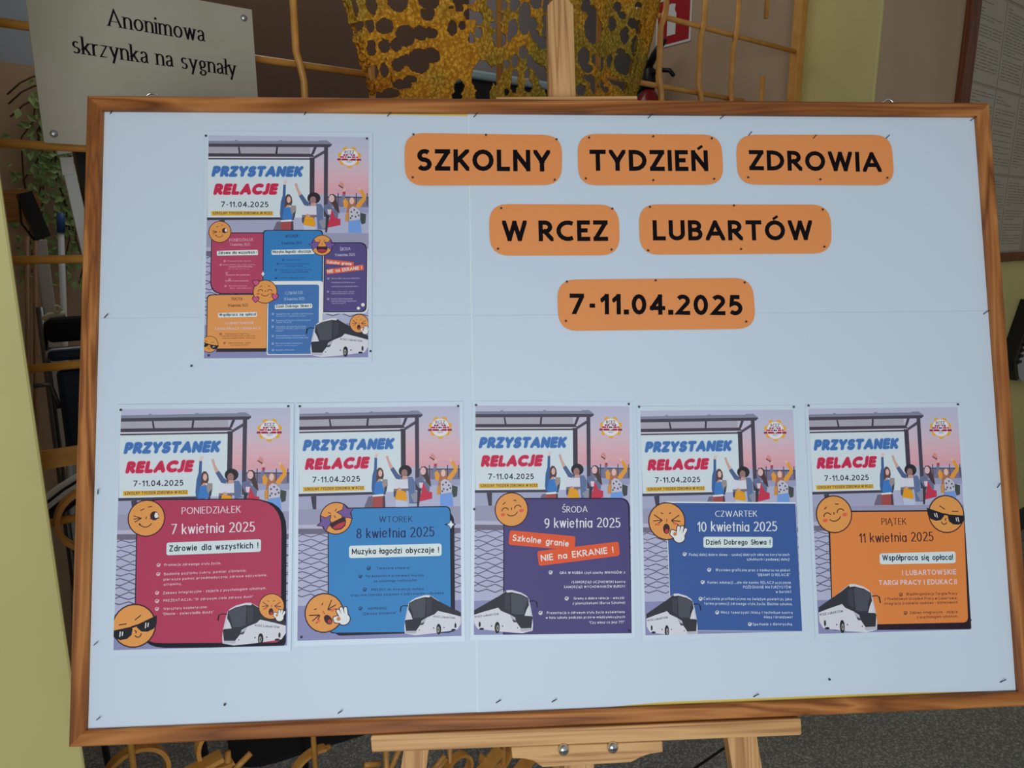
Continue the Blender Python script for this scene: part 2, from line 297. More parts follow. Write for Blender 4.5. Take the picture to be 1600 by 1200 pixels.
ART={
'picture':[
('P',(180,180,206),[(0,0),(204,0),(204,7.7),(0,7.7)]),
('P',(183,181,206),[(0,7.7),(204,7.7),(204,15.4),(0,15.4)]),
('P',(187,181,205),[(0,15.4),(204,15.4),(204,23.1),(0,23.1)]),
('P',(192,180,202),[(0,23.1),(204,23.1),(204,30.8),(0,30.8)]),
('P',(198,178,198),[(0,30.8),(204,30.8),(204,38.5),(0,38.5)]),
('P',(204,175,192),[(0,38.5),(204,38.5),(204,46.2),(0,46.2)]),
('P',(209,171,186),[(0,46.2),(204,46.2),(204,53.9),(0,53.9)]),
('P',(212,166,180),[(0,53.9),(204,53.9),(204,61.6),(0,61.6)]),
('P',(213,161,174),[(0,61.6),(204,61.6),(204,69.3),(0,69.3)]),
('P',(210,156,170),[(0,69.3),(204,69.3),(204,77),(0,77)]),
('P',(172,172,202),[(0,77),(204,77),(204,288),(0,288)]),
('P',(165,160,176),[(-0.8,15.2),(128.6,14.6),(128.7,31.5),(-0.5,31.1)]),
('P',(120,112,142),[(151.2,79),(204.6,79.5),(204.5,93.3),(151.2,92.7)]),
('P',(70,62,80),[(151.9,79),(204.6,80.3),(204.6,81.3),(151.9,80.3)]),
('P',(80,70,90),[(164.2,74.6),(165.5,74.6),(165.5,91.4),(164.3,91.3)]),
('P',(80,70,90),[(187.5,74.8),(188.7,74.8),(188.7,91.6),(187.5,91.6)]),
('P',(80,70,90),[(201.5,74.9),(202.7,74.9),(202.7,91.7),(201.4,91.7)]),
('P',(150,152,185),[(151.2,92.7),(204.5,93.3),(204.5,100.9),(151.2,100.3)]),
('P',(128,131,154),[(-0.9,7.6),(32.5,7.2),(33.2,5.9),(36.2,6),(37,7.2),(88.6,6.6),(89.4,5.4),(92.5,5.4),(93.2,6.4),(139.4,6.2),(140.9,5.1),(150.2,5.1),(156.7,9.7),(154.9,12.4),(-0.8,13.2)]),
('P',(74,67,84),[(-0.9,11.1),(155.6,10),(156.7,11.3),(153.3,14.1),(-0.8,15.3)]),
('P',(70,62,78),[(-0.6,23.8),(131.7,23.2),(134,27.2),(-0.6,28.2)]),
('P',(200,196,210),[(-0.6,28.2),(130.2,27.5),(130.2,29.1),(-0.5,30.2)]),
('P',(70,62,78),[(-0.5,30.2),(134.1,29.1),(134.1,31.7),(-0.5,32.6)]),
('P',(60,54,68),[(37.1,15.1),(39,15.1),(40.8,23.9),(38.4,23.9)]),
('P',(60,54,68),[(85.4,14.6),(87.9,14.6),(87,23.7),(84.5,23.7)]),
('P',(70,62,78),[(133.5,14.3),(137.2,14.3),(133.3,23.9),(129.9,23.9)]),
('P',(80,72,90),[(146.2,18.7),(149.3,21.1),(134.8,29.7),(132.7,27.2)]),
('P',(66,60,74),[(127.9,28.2),(134.5,28.2),(134.8,109.2),(128.3,109.1)]),
('P',(72,66,82),[(146.5,12.4),(151.6,12.4),(151.8,106.4),(146.8,106.3)]),
('P',(203,212,228),[(-0.5,32.1),(128.4,31.2),(128.7,107.6),(0.8,108)]),
('P',(66,62,80),[(-0.4,108),(109.2,107.1),(109.2,110.7),(-0.4,111.5)]),
('P',(160,160,190),[(-0.4,111.5),(91,110.5),(91.2,127.5),(-0.1,127.6)]),
('P',(66,62,80),[(15.2,111.6),(22.2,111.1),(22.2,127.5),(18,128.1)]),
('P',(150,148,176),[(-0.8,127.6),(204.4,127.6),(204.4,149.5),(-0.5,146.4)]),
('P',(178,174,200),[(-0.5,146.4),(204.4,149.5),(204.4,154.4),(-0.4,151.3)]),
('P',(110,103,126),[(-0.4,151.3),(204.4,154.4),(204.3,160.8),(-0.3,158)]),
('P',(112,100,122),[(82.6,124.7),(87.5,113.1),(92.5,112.7),(92.6,126.6),(82.6,126.5)]),
('P',(62,95,150),[(95.1,63.7),(98.4,63.8),(98.2,80.6),(97.7,93.3),(96.5,104.1),(92.5,110),(91.3,102.3),(92.3,86.9),(94.5,78.7)]),
('P',(222,186,188),[(95.3,64.4),(98.4,64.4),(100.4,58.8),(99.3,58.3),(97.8,60.6),(97.3,57.7),(95.8,59.8)]),
('P',(88,66,66),[(98.3,79.7),(100.4,76.8),(103.6,77.2),(106.2,81.1),(107,87),(105.7,91.6),(101,91.5),(97.5,95.1),(97.5,84.2)]),
('P',(190,150,140),[(100.1,91.5),(102.8,90.6),(103.7,95.2),(99.2,98.7),(98.1,95.1)]),
('E',(214,170,165),102.4,84.1,2.4,4.2),
('P',(60,118,190),[(96.5,95.1),(101,94.2),(104.2,93.8),(110.2,98),(106.8,109.9),(94.3,110.3)]),
('P',(150,138,140),[(105.1,91.6),(111.5,91.8),(111.8,98.9),(108.4,107),(106.5,103.4),(104.7,97.9)]),
('P',(66,70,84),[(107.4,102.5),(111.3,98.9),(110.2,107),(107.7,109)]),
('P',(215,218,232),[(92.9,111.1),(106.2,110.1),(106.2,112.6),(93,113.3)]),
('P',(158,74,74),[(92.8,113.3),(105.7,112.8),(105.3,126.8),(92.6,126.6)]),
('P',(80,60,76),[(105.7,112.8),(108.2,112.4),(108.9,126.9),(105.3,126.8)]),
('P',(200,160,150),[(109.2,62.9),(112.2,61.8),(112.9,63.9),(114.1,68.4),(118.5,76.4),(115.1,79.7),(111.1,68.9)]),
('P',(80,96,138),[(114.9,79.3),(119,76.4),(125.2,85.4),(129.3,88.2),(127.5,92.5),(122,91.3),(117.4,83.5)]),
('P',(94,112,152),[(136.7,89.1),(143.1,89.2),(146.4,95.6),(146,107.4),(150.1,108.4),(149.7,122.9),(139.1,122.8),(137.7,102.8)]),
('E',(44,40,46),134.1,81.7,8.3,7.5),
('E',(150,112,112),133,84.6,3.9,5.1),
('P',(190,150,145),[(130.7,88.2),(136.7,88.2),(137.6,92.8),(129.4,92.7)]),
('P',(206,206,224),[(119.6,92.8),(137.3,92.2),(137.9,104.6),(118.8,104.8)]),
('P',(120,104,116),[(119.3,104),(138,103.7),(138,106.8),(119.4,107.1)]),
('P',(236,152,36),[(123.5,105.5),(134,107.3),(136.8,117.3),(132.2,120.1),(120.5,116.4)]),
('P',(200,150,140),[(124.8,102.3),(129.9,103.6),(129.4,106.3),(124.8,105.9)]),
('P',(184,190,216),[(121.4,117.1),(136.8,120),(137.8,127.3),(122.2,127.1)]),
('P',(80,80,100),[(119.2,107.1),(123,107.2),(121.2,115.3),(119.4,113.5)]),
('P',(140,138,158),[(140.5,111.9),(148.7,107.5),(150.6,120.2),(145.1,121.9)]),
('P',(102,110,142),[(146.8,91.1),(152.5,89.1),(158.8,95.8),(163.9,90.3),(165.3,103.1),(164.4,108.6),(148.7,106.6)]),
('P',(74,56,60),[(152.9,81.1),(154.5,76.7),(158.8,76.1),(162,78.6),(163,85.8),(165.8,94),(167,102.2),(163.9,99.5),(160.7,95.8),(158.4,90.3),(155.1,87.5)]),
('E',(216,176,180),156.8,82.2,3.5,4.8),
('P',(190,52,78),[(155.1,95.7),(158.4,99.4),(162.1,107.6),(168.1,109.2),(168.1,117),(152.4,120.4),(151.5,116.6),(155.2,106.6)]),
('P',(60,52,62),[(146.7,95.6),(150.5,102.9),(154.2,104.8),(153.3,110.3),(151.1,126.6),(148.8,126.5),(149.6,107.5)]),
('P',(216,190,204),[(151.4,96.6),(156.6,96.6),(155.7,103.2),(152.4,103.2)]),
('P',(116,116,146),[(170.5,76.7),(174.2,76.2),(173.2,84),(169.9,91.3),(165.8,89.4),(168.1,84.9)]),
('P',(176,52,80),[(170.7,73.2),(174.2,72.8),(174.2,76.3),(170.8,76.5)]),
('P',(214,170,165),[(171,73.2),(174,72.8),(175.7,68.6),(172.7,66.6),(170.8,68.6)]),
('P',(206,140,132),[(165.3,64.5),(168,59.4),(171,62),(172.2,66.6),(170.7,69)]),
('P',(96,60,66),[(165.3,64),(171.4,67.5),(170.8,69.2),(165.1,65.2)]),
('P',(226,150,62),[(171.2,84.9),(174.4,81.3),(178.3,87.7),(177.3,94.6),(172.2,93.6)]),
('P',(226,150,62),[(190.8,69.5),(194.9,68.8),(200.8,78.3),(200.2,83.4),(192.2,94.7),(187.1,92.4),(189,88.3),(196,80.6),(193.2,73.6)]),
('E',(222,180,160),192.2,68.8,1.7,2.1),
('P',(168,108,84),[(178.3,84.1),(180.6,80.6),(183.8,80.3),(186.8,83.2),(187.4,92.4),(186.2,97),(179.2,96),(179,112.4),(174.2,112.3),(176.4,95.9)]),
('P',(200,140,70),[(174.1,103.2),(178.3,99.6),(178.1,112.4),(174.4,112.3)]),
('E',(224,182,176),182.5,85.2,2.9,4.4),
('P',(190,186,204),[(179.2,96),(183.4,92.4),(188.5,94.2),(192.8,98.9),(193.5,109.4),(179.2,110.8)]),
('E',(90,84,104),182,99.7,1.2,1.3),
('E',(90,84,104),185.7,97,1.2,1.3),
('E',(90,84,104),189.4,100.6,1.2,1.3),
('E',(90,84,104),182.9,105.1,1.2,1.3),
('E',(90,84,104),187.5,106.1,1.2,1.3),
('E',(90,84,104),191.3,104.3,1.2,1.3),
('E',(90,84,104),181,107.9,1.2,1.3),
('P',(112,150,216),[(178.3,111.9),(193.1,110),(195.1,127.2),(178.3,126.9)]),
('P',(66,72,72),[(193.6,100.7),(200.6,102.8),(199.8,114.5),(195.1,116.1),(193.1,108.9)])],
'emblem':[
('P',(222,162,60),[(179,15.2),(179.7,15.2),(180.3,15.2),(180.9,15.2),(181.7,14.6),(182.5,13.8),(183.5,13.3),(184.2,13.4),(184.9,13.7),(185.6,14),(186.3,14.3),(186.9,14.7),(187.5,15.1),(187.6,16.2),(187.6,17.3),(187.5,18.3),(187.9,18.8),(188.3,19.2),(188.7,19.7),(189.1,20.2),(189.4,20.6),(189.8,21.1),(190.9,21.3),(192,21.5),(193.1,21.8),(193.4,22.5),(193.6,23.2),(193.8,23.9),(193.9,24.6),(194,25.3),(194,26),(193.2,26.8),(192.3,27.4),(191.4,28),(191.3,28.6),(191.2,29.2),(191.1,29.8),(190.9,30.3),(190.8,30.9),(190.6,31.5),(191.1,32.4),(191.7,33.3),(192.1,34.3),(191.7,35),(191.3,35.6),(190.8,36.2),(190.4,36.7),(189.8,37.3),(189.3,37.7),(188.1,37.6),(187,37.3),(186,37),(185.5,37.2),(184.9,37.5),(184.4,37.8),(183.8,38),(183.3,38.3),(182.7,38.5),(182.3,39.5),(181.8,40.4),(181.3,41.4),(180.5,41.5),(179.8,41.6),(179,41.6),(178.3,41.6),(177.5,41.5),(176.8,41.3),(176.2,40.4),(175.8,39.4),(175.4,38.5),(174.8,38.2),(174.3,38),(173.7,37.8),(173.1,37.5),(172.6,37.2),(172.1,36.9),(171,37.2),(170,37.5),(168.8,37.6),(168.3,37.2),(167.8,36.6),(167.3,36.1),(166.8,35.5),(166.4,34.9),(166.1,34.3),(166.5,33.2),(167,32.3),(167.5,31.4),(167.4,30.8),(167.2,30.3),(167,29.7),(166.9,29.1),(166.8,28.5),(166.7,27.9),(165.8,27.4),(164.9,26.7),(164.1,26),(164.1,25.2),(164.2,24.5),(164.4,23.8),(164.5,23.1),(164.8,22.4),(165.1,21.8),(166.1,21.4),(167.2,21.2),(168.3,21.1),(168.7,20.6),(169,20.1),(169.4,19.6),(169.8,19.2),(170.2,18.8),(170.6,18.3),(170.5,17.3),(170.5,16.2),(170.6,15.1),(171.2,14.7),(171.8,14.3),(172.5,14),(173.2,13.7),(173.9,13.4),(174.6,13.2),(175.5,13.8),(176.4,14.5),(177.2,15.2),(177.8,15.2),(178.4,15.2)]),
('E',(226,214,222),179,27.1,11.4,11.4),
('P',(140,30,80),[(171.1,23.3),(186.1,23.3),(186.1,25.6),(171.1,25.5)]),
('P',(226,200,214),[(173.4,23.3),(174.2,23.3),(174.2,25.5),(173.4,25.5)]),
('P',(226,200,214),[(178.1,23.3),(178.9,23.3),(178.9,25.5),(178.1,25.5)]),
('P',(226,200,214),[(182.8,23.3),(183.6,23.3),(183.6,25.5),(182.8,25.5)]),
('P',(176,30,80),[(167.3,26),(190.1,26.1),(190.1,28.2),(167.3,28.1)]),
('P',(226,200,214),[(172.6,26),(173.4,26),(173.4,28.2),(172.6,28.2)]),
('P',(226,200,214),[(179.8,26),(180.5,26.1),(180.5,28.2),(179.8,28.2)]),
('P',(226,200,214),[(186.9,26.1),(187.7,26.1),(187.7,28.2),(186.9,28.2)]),
('P',(150,36,66),[(163.5,28.9),(193.9,29),(193.9,31.7),(163.5,31.5)]),
('P',(226,200,214),[(168.2,28.9),(169,28.9),(169,31.6),(168.3,31.6)]),
('P',(226,200,214),[(177.7,29),(178.5,29),(178.5,31.6),(177.7,31.6)]),
('P',(226,200,214),[(187.3,29),(188,29),(188,31.6),(187.3,31.6)]),
('E',(222,205,215),178.9,27.1,3.4,3.4),
('E',(20,16,20),177.7,27.2,1.2,1.2),
('E',(20,16,20),180,27.3,1,1),
('T',(60,48,96),'sans','RCEZ',(172.8,22.5),(184.9,22.4),4.1),
('T',(70,100,160),'sans','1957',(175.6,34.8),(182.5,34.7),2.3)],
'headline':[
('T',(172,194,226),'halo','PRZYSTANEK',(4.6,54.8),(118,54),14.3),
('T',(228,178,196),'halo','RELACJE',(7.4,78.5),(86.5,77.6),14.7),
('T',(66,110,176),'bubble','PRZYSTANEK',(4.6,54.8),(118,54),14.3),
('T',(190,42,78),'bubble','RELACJE',(7.4,78.5),(86.5,77.6),14.7),
('T',(42,44,62),'sansb','7-11.04.2025',(17.2,94.2),(76.8,94.1),7.2),
('Q',(226,170,56),[(5.1,99.6),(82.4,99.3),(82.8,105),(5.5,105.6)],[0.5,0.5,0.5,0.5]),
('T',(70,62,70),'sansb','SZKOLNY TYDZIEŃ ZDROWIA W RCEZ',(7.2,104.1),(81.3,103.6),3.6)],
'p1_panel':[
('Q',(16,18,34),[(25.7,111.9),(201.2,112.8),(202.6,290),(29.1,286.1)],[21.6,37.9,8.6,31.2]),
('Q',(34,22,40),[(22,109.5),(196.3,111.5),(197.7,285.3),(23.9,281.7)],[27.3,38.6,8.6,31.9]),
('Q',(172,58,88),[(23.2,110.7),(195.2,112.7),(196.5,284.1),(25.2,280.6)],[26.6,37.9,7.9,31.2])],
'p1_lettering':[
('T',(226,196,212),'hand','PONIEDZIAŁEK',(75.7,128.6),(145.9,128.1),8.5),
('T',(232,212,224),'hand','7 kwietnia 2025',(63.9,152.7),(163.5,150.9),12.3),
('Q',(204,216,232),[(58.7,162.4),(171.1,160.2),(171.2,175.3),(58.9,177.5)],[3.2,3.2,3.2,3.2]),
('T',(30,32,56),'comic','Zdrowie dla wszystkich !',(62.1,173.2),(168,171.1),7.5),
('T',(224,190,206),'body','Promocja zdrowego stylu życia.',(56.8,190.5),(123.8,189.6),3.2),
('T',(224,190,206),'body','Badanie poziomu cukru, pomiar ciśnienia;',(56.7,201.3),(154,199.1),3.2),
('T',(224,190,206),'body','pierwsza pomoc przedmedyczna; zdrowe odżywianie,',(56.3,207.7),(179.2,204.9),3.1),
('T',(224,190,206),'body','witaminy.',(56.4,213.8),(78.2,213.2),3.2),
('T',(224,190,206),'body','Zabawy integracyjne - zajęcia z psychologiem szkolnym.',(56.2,223.8),(178.3,220.5),3.2),
('T',(224,190,206),'body','PREZENTACJA: "W zdrowym ciele zdrowy duch"',(56.8,232.8),(162.9,230.2),3.1),
('T',(224,190,206),'body','Warsztaty kosmetyczne:',(57,242.4),(108.5,241.3),3.1),
('T',(224,190,206),'body','"Dłonie - zwierciadło duszy"',(56.3,248.6),(116.7,247.4),3.2),
('K',(224,190,206),49.9,188.9,2.4),
('K',(224,190,206),49.8,199.7,2.4),
('K',(224,190,206),49.1,221.9,2.4),
('K',(224,190,206),49.3,231.6,2.5),
('K',(224,190,206),49.4,240.9,2.4)],
'p1_face':[
('F','wink',34.1,132.6,22.3,0,1),
('F','shades',23.4,260,25.9,18,1)],
'p1_front':[
('F','cough',184.9,241.1,15.6,0,1)],
'p1_bus':[
('B',120.8,235.8,202.3,286.4,1)],
'p2_panel':[
('Q',(36,32,50),[(42.3,129.5),(196.1,131),(196.1,282.6),(45.8,283.4)],[3,18.4,4.5,8.8]),
('Q',(22,26,56),[(36.5,126.4),(191.7,126.8),(192.1,283.7),(37.6,280.3)],[4.5,7.7,4.5,8.8]),
('Q',(58,126,188),[(37.7,127.6),(190.5,128),(190.9,282.4),(39,279.2)],[3.8,6.9,3.7,8]),
('P',(22,26,56),[(191.7,140.8),(193.9,147.7),(198.5,149.9),(193.9,152.3),(191.7,159.2),(189.9,152.2),(182.8,149.7),(189.9,147.7)]),
('P',(226,228,238),[(191.7,144.7),(193.4,148.3),(196,149.9),(193.4,151.7),(191.7,155.2),(190,151.6),(186.8,149.7),(190,148.3)])],
'p2_lettering':[
('T',(26,36,80),'hand','WTOREK',(101.1,145.6),(142.9,145.7),7.5),
('T',(26,36,80),'hand','8 kwietnia 2025',(72.7,165),(170.5,164.5),12.7),
('Q',(210,220,236),[(63.3,173.7),(179.7,173.4),(179.7,188.7),(63.5,188.9)],[3.3,3.4,3.4,3.3]),
('T',(30,32,52),'comic','Muzyka łagodzi obyczaje !',(66.9,184.5),(176.3,184.6),7.4),
('T',(26,36,80),'body','Taneczne stepery!',(97.8,203.7),(139.3,203.9),3.3),
('T',(26,36,80),'body','Na wszystkich przerwach muzyka',(84.4,213),(156.8,213.5),3.3),
('T',(26,36,80),'body','ze szkolnego radiowęzła!',(94.2,219.4),(148,219.5),3.2),
('T',(26,36,80),'body','PRELEKCJA: Anoreksja, bulimia',(91.2,229.9),(156.8,230.4),3.2),
('T',(26,36,80),'body','oraz inne choroby związane z odżywianiem człowieka.',(65.9,236),(182.7,236.1),3.2),
('T',(26,36,80),'body','HAPPENING -',(87.4,253),(113.1,253.1),3.3),
('T',(26,36,80),'body','"Zdrowe śniadanie"',(80.3,259.2),(122.9,258.7),3.2),
('K',(26,36,80),88,201.8,2.6),
('K',(26,36,80),77.6,211.6,2.5),
('K',(26,36,80),83,227.9,2.5),
('K',(26,36,80),77.7,250.9,2.5)],
'p2_face':[
('F','star',46.9,139.2,20.3,25,1),
('F','cough',32.9,255.1,24.3,35,1)],
'p2_bus':[
('B',126.6,236.4,203.5,285.8,1)],
'p3_panel':[
('Q',(28,22,52),[(37.1,117.9),(203.1,117.9),(204,288.8),(37.4,288)],[1.4,13.4,0.3,0.3]),
('Q',(76,68,120),[(38.2,119.3),(200.8,119.3),(203.9,288),(38.7,287.2)],[0.7,12,0.3,0.3])],
'p3_lettering':[
('T',(222,224,238),'hand','ŚRODA',(114,136.4),(147.2,136.2),8),
('T',(222,224,238),'hand','9 kwietnia 2025',(90.7,155.8),(190.3,155.5),12.5),
('Q',(222,86,50),[(45.5,158.4),(131.3,166.6),(129.7,184.1),(43.9,176.6)],[3.5,3.5,3.5,3.5]),
('Q',(222,86,50),[(81.1,184.9),(187.9,173.3),(189.3,191.1),(83.5,203.5)],[3.5,3.5,3.5,3.4]),
('T',(238,232,232),'comic','Szkolne granie',(48.7,171.5),(122.2,179.6),7.9),
('T',(238,232,232),'comic','NIE na EKRANIE !',(86.3,197.8),(181.3,187.6),8.3),
('T',(222,224,238),'body','GRA W KUBBA czyli szachy WIKINGÓW :)',(110.5,213.8),(195.9,213.8),3.4),
('T',(222,224,238),'body','/SAMORZĄD UCZNIOWSKI kontra',(125.4,225.5),(196.1,225.5),3.3),
('T',(222,224,238),'body','SAMORZĄD WYCHOWANKÓW BURSY/',(116,231.5),(196,231.2),3.3),
('T',(222,224,238),'body','Gramy o dobre relacje - wieczór',(128.5,245.7),(195.3,245.5),3.3),
('T',(222,224,238),'body','z planszówkami (Bursa Szkolna)',(127.2,251.8),(195.6,251.5),3.3),
('T',(222,224,238),'body','Prezentacja o zdrowym stylu życia wyświetlana',(93.7,263.3),(195,263.1),3.3),
('T',(222,224,238),'body','w holu szkoły podczas przerw międzylekcyjnych',(92.3,269.2),(195.3,269.2),3.3),
('T',(222,224,238),'body','"Czy wiesz co jesz ???"',(148.4,275.8),(194.7,275.5),3.3),
('K',(222,224,238),98.6,211.6,2.6),
('K',(222,224,238),119.4,244.2,2.6),
('K',(222,224,238),85.5,261.8,2.6)],
'p3_face':[
('F','blush',47.7,132.5,22,12,1)],
'p3_bus':[
('B',-0.2,232.8,82.3,286.8,-1)],
'p4_panel':[
('Q',(214,222,238),[(30,118.4),(202.1,121.9),(204.3,288),(33.1,282.6)],[0.3,0.3,0.3,0.3]),
('Q',(58,88,152),[(31.5,120.2),(201.8,123.7),(204.2,287.6),(33.4,282.2)],[0.3,0.3,0.3,0.3])],
'p4_lettering':[
('T',(222,224,238),'hand','CZWARTEK',(94.8,139.2),(150,139.9),7.9),
('T',(222,224,238),'hand','10 kwietnia 2025',(71,157.9),(176,159.2),12.8),
('Q',(206,218,236),[(78.5,164.6),(169.7,166.3),(169.3,180.4),(78,178.6)],[3,3.1,3.1,3]),
('T',(24,26,44),'comic','Dzień Dobrego Słowa !',(81.6,174.9),(166.5,176.4),6.8),
('T',(196,206,232),'body','Podaj dalej dobre słowo - szukaj dobrych słów na korytarzach',(58.9,188.9),(191.2,191.2),3.6),
('T',(196,206,232),'body','szkolnych i podawaj dalej!',(134.6,196.2),(190.9,197.3),3.6),
('T',(196,206,232),'body','Wystawa graficzna prac z konkursu na plakat',(93,209),(191.3,211.4),3.6),
('T',(196,206,232),'body','"DBAMY O RELACJE"',(147.5,216.5),(191.1,217.1),3.6),
('T',(196,206,232),'body','Koniec edukacji ...ale nie koniec RELACJI uczczenie',(82.1,224.7),(191.6,227.2),3.6),
('T',(196,206,232),'body','POŻEGNANIE MATURZYSTÓW',(128.5,231.7),(191.6,233),3.6),
('T',(196,206,232),'body','w bursie:)',(171.2,238.5),(191.6,238.7),3.6),
('T',(196,206,232),'body','Ćwiczenia profilaktyczne na świeżym powietrzu jako',(76,245.3),(192.1,248.4),3.6),
('T',(196,206,232),'body','forma promocji zdrowego stylu życia. Bieżnia szkolna.',(76.9,251.3),(192.5,254.6),3.6),
('T',(196,206,232),'body','Mecz towarzyski /klasy I technikum kontra',(98.4,263),(192.4,265.5),3.5),
('T',(196,206,232),'body','klasy I branżowe/',(154.6,270.2),(192.2,271.2),3.6),
('T',(196,206,232),'body','Spotkanie z dietetyczką.',(139.4,279),(191.8,280),3.6),
('K',(222,224,238),53.2,186.5,2.6),
('K',(222,224,238),84.6,207.1,2.6),
('K',(222,224,238),75.6,222.5,2.6),
('K',(222,224,238),72.3,243.7,2.6),
('K',(222,224,238),93.4,261.4,2.6),
('K',(222,224,238),135.6,277.2,2.6)],
'p4_face':[
('F','cough',31.1,143.8,24.4,0,1)],
'p4_bus':[
('B',1.5,236,72.9,290.9,-1)],
'p5_panel':[
('Q',(40,26,38),[(19.3,132.7),(205.7,134.7),(204.4,287.4),(18.4,284.1)],[1.6,9.8,4,4]),
('Q',(218,128,66),[(21.8,134.6),(203.2,136.6),(200,278.9),(19.1,277.6)],[1.3,8.2,7.2,1.6])],
'p5_lettering':[
('T',(48,26,36),'hand','PIĄTEK',(90.9,152.1),(124.1,152.1),8.7),
('T',(48,26,36),'hand','11 kwietnia 2025',(59.8,174.4),(159.8,174.4),12.3),
('Q',(206,218,238),[(85.9,188.6),(188.7,188),(188.2,203),(85.7,202.5)],[3.6,3.6,3.6,3.5]),
('T',(36,42,70),'comic','Współpraca się opłaca!',(89.3,197.8),(184.8,199),7.5),
('T',(222,196,206),'sansb','I LUBARTOWSKIE',(115,217.1),(188,217.4),6.6),
('T',(222,196,206),'sansb','TARGI PRACY I EDUKACJI',(82.9,229),(187.9,230),6.6),
('T',(92,46,46),'body','Współorganizacja Targów Pracy',(118.8,242.8),(187.5,243.5),3.8),
('T',(92,46,46),'body','z Powiatowym Urzędem Pracy w Lubartowie;',(89.5,248.1),(187.4,249.4),3.7),
('T',(92,46,46),'body','integracja środowisk naukowo - biznesowych',(89.2,254),(187.3,254.7),3.7),
('T',(92,46,46),'body','Zabawy integracyjne - zajęcia',(122.3,266.3),(186.6,266.8),3.7),
('T',(92,46,46),'body','z psychologiem szkolnym.',(131.6,272.2),(186.6,272.3),3.7),
('K',(92,46,46),111.5,241.5,2.6),
('K',(92,46,46),116.4,264.9,2.6)],
'p5_face':[
('F','blush',27.5,137.2,24.4,15,1),
('F','shades',179.2,139.7,24.7,12,-1)],
'p5_bus':[
('B',1.1,226.2,84.3,288.3,-1)],
'top_panel':[
('Q',(26,26,50),[(6,127.4),(72.3,127),(72.5,206.5),(5.8,206.8)],[10.7,2.3,3.8,16.7]),
('Q',(174,66,98),[(7.1,128.5),(71.3,128.1),(71.5,205.4),(6.8,205.7)],[10.7,2.3,3.8,16.7]),
('Q',(26,26,50),[(2.1,207.1),(77.8,206.8),(77.9,276.8),(2.6,276.9)],[6.1,1.5,1.5,0.8]),
('Q',(222,146,84),[(3.1,208.2),(76.7,207.9),(76.9,275.8),(3.6,275.8)],[6.1,1.6,1.5,0.8]),
('Q',(50,38,46),[(16,276.6),(77.9,276.5),(78,280.2),(14.5,280.2)],[0.5,0.5,0.4,0.4]),
('Q',(26,26,50),[(70.7,123.9),(146.2,123.3),(146,191.3),(70.8,191.6)],[4.3,6.2,0.8,0.8]),
('Q',(52,120,184),[(71.7,124.9),(145.1,124.4),(145,190.2),(71.9,190.6)],[4.3,6.2,0.8,0.8]),
('Q',(222,226,240),[(146.6,142.9),(204.3,144.1),(203.8,231.9),(146.4,232)],[0.8,9.3,8.5,0.8]),
('Q',(26,26,50),[(147.4,139.8),(202.5,139.4),(202,230.3),(147.2,230.5)],[3.1,10.9,7.7,0.8]),
('Q',(84,72,126),[(148.4,140.9),(201.4,140.5),(200.9,229.2),(148.2,229.4)],[3.1,10.9,7.7,0.8]),
('Q',(222,228,244),[(77.2,190.1),(146.6,189.8),(146.4,284.5),(77.4,284.5)],[1.5,4.3,1.5,3]),
('Q',(66,110,172),[(78.4,194.7),(141.8,194.5),(141.6,283.3),(78.6,283.3)],[1.2,3.4,1.5,2.4]),
('E',(226,226,240),191.6,225.1,2,2),
('E',(226,226,240),197.2,220.7,2.3,2.3),
('P',(226,226,240),[(71.3,177.3),(72.3,179.8),(73.5,180.8),(72.3,181.9),(71.3,184.2),(70.2,181.9),(69,180.8),(70.2,179.8)])],
'top_lettering':[
('T',(214,160,180),'hand','PONIEDZIAŁEK',(28.7,139.3),(58.3,138.5),4.1),
('T',(214,160,180),'hand','7 kwietnia 2025',(29.1,144.9),(54.4,144.4),3.7),
('Q',(214,222,236),[(13.2,151.2),(64.4,149.7),(64.7,156.5),(13.6,157.4)],[1.4,1.4,1.4,1.4]),
('T',(30,30,46),'comic','Zdrowie dla wszystkich !',(15.4,155.6),(63.5,154.7),3.8),
('T',(26,44,90),'hand','WTOREK',(98.5,134.1),(115.2,133.4),4),
('T',(26,44,90),'hand','8 kwietnia 2025',(94.3,142.9),(119.7,142.1),3.7),
('Q',(214,222,236),[(81.5,149.9),(135.5,148.3),(135.5,154.9),(81.8,156.1)],[1.4,1.4,1.4,1.4]),
('T',(30,30,46),'comic','Muzyka łagodzi obyczaje !',(83.1,154.1),(134,153),3.8),
('T',(190,184,212),'hand','ŚRODA',(167.9,150.6),(181.1,149.9),4.1),
('T',(190,184,212),'hand','9 kwietnia 2025',(161.7,158),(186.9,157.4),3.7),
('T',(30,30,46),'comic','',(-18.8,115.9),(-18.7,115.9),3.7),
('Q',(226,96,58),[(150.3,161.4),(185.6,165.5),(185,170.9),(149.7,167.6)],[1.3,1.2,1.2,1.2]),
('Q',(226,96,58),[(150.3,175.1),(197.5,168.6),(198.3,175.5),(151.5,181.3)],[1.2,1.2,1.3,1.2]),
('T',(240,230,230),'comic','Szkolne granie',(151.5,167),(182.5,169.6),3.8),
('T',(240,230,230),'comic','NIE na EKRANIE !',(152.4,179.8),(195.9,174.6),4.4),
('T',(160,180,214),'hand','CZWARTEK',(99.6,207.7),(121.5,206.8),4.1),
('T',(160,180,214),'hand','10 kwietnia 2025',(98.1,215.1),(123.8,214.3),3.7),
('Q',(214,222,236),[(86.6,220.4),(133.3,219),(133.6,224.9),(86.9,226)],[1.4,1.4,1.4,1.4]),
('T',(30,30,46),'comic','Dzień Dobrego Słowa !',(88.1,224.4),(131.8,223.4),3.7),
('T',(70,36,40),'hand','PIĄTEK',(33.2,215),(46.6,214.7),4),
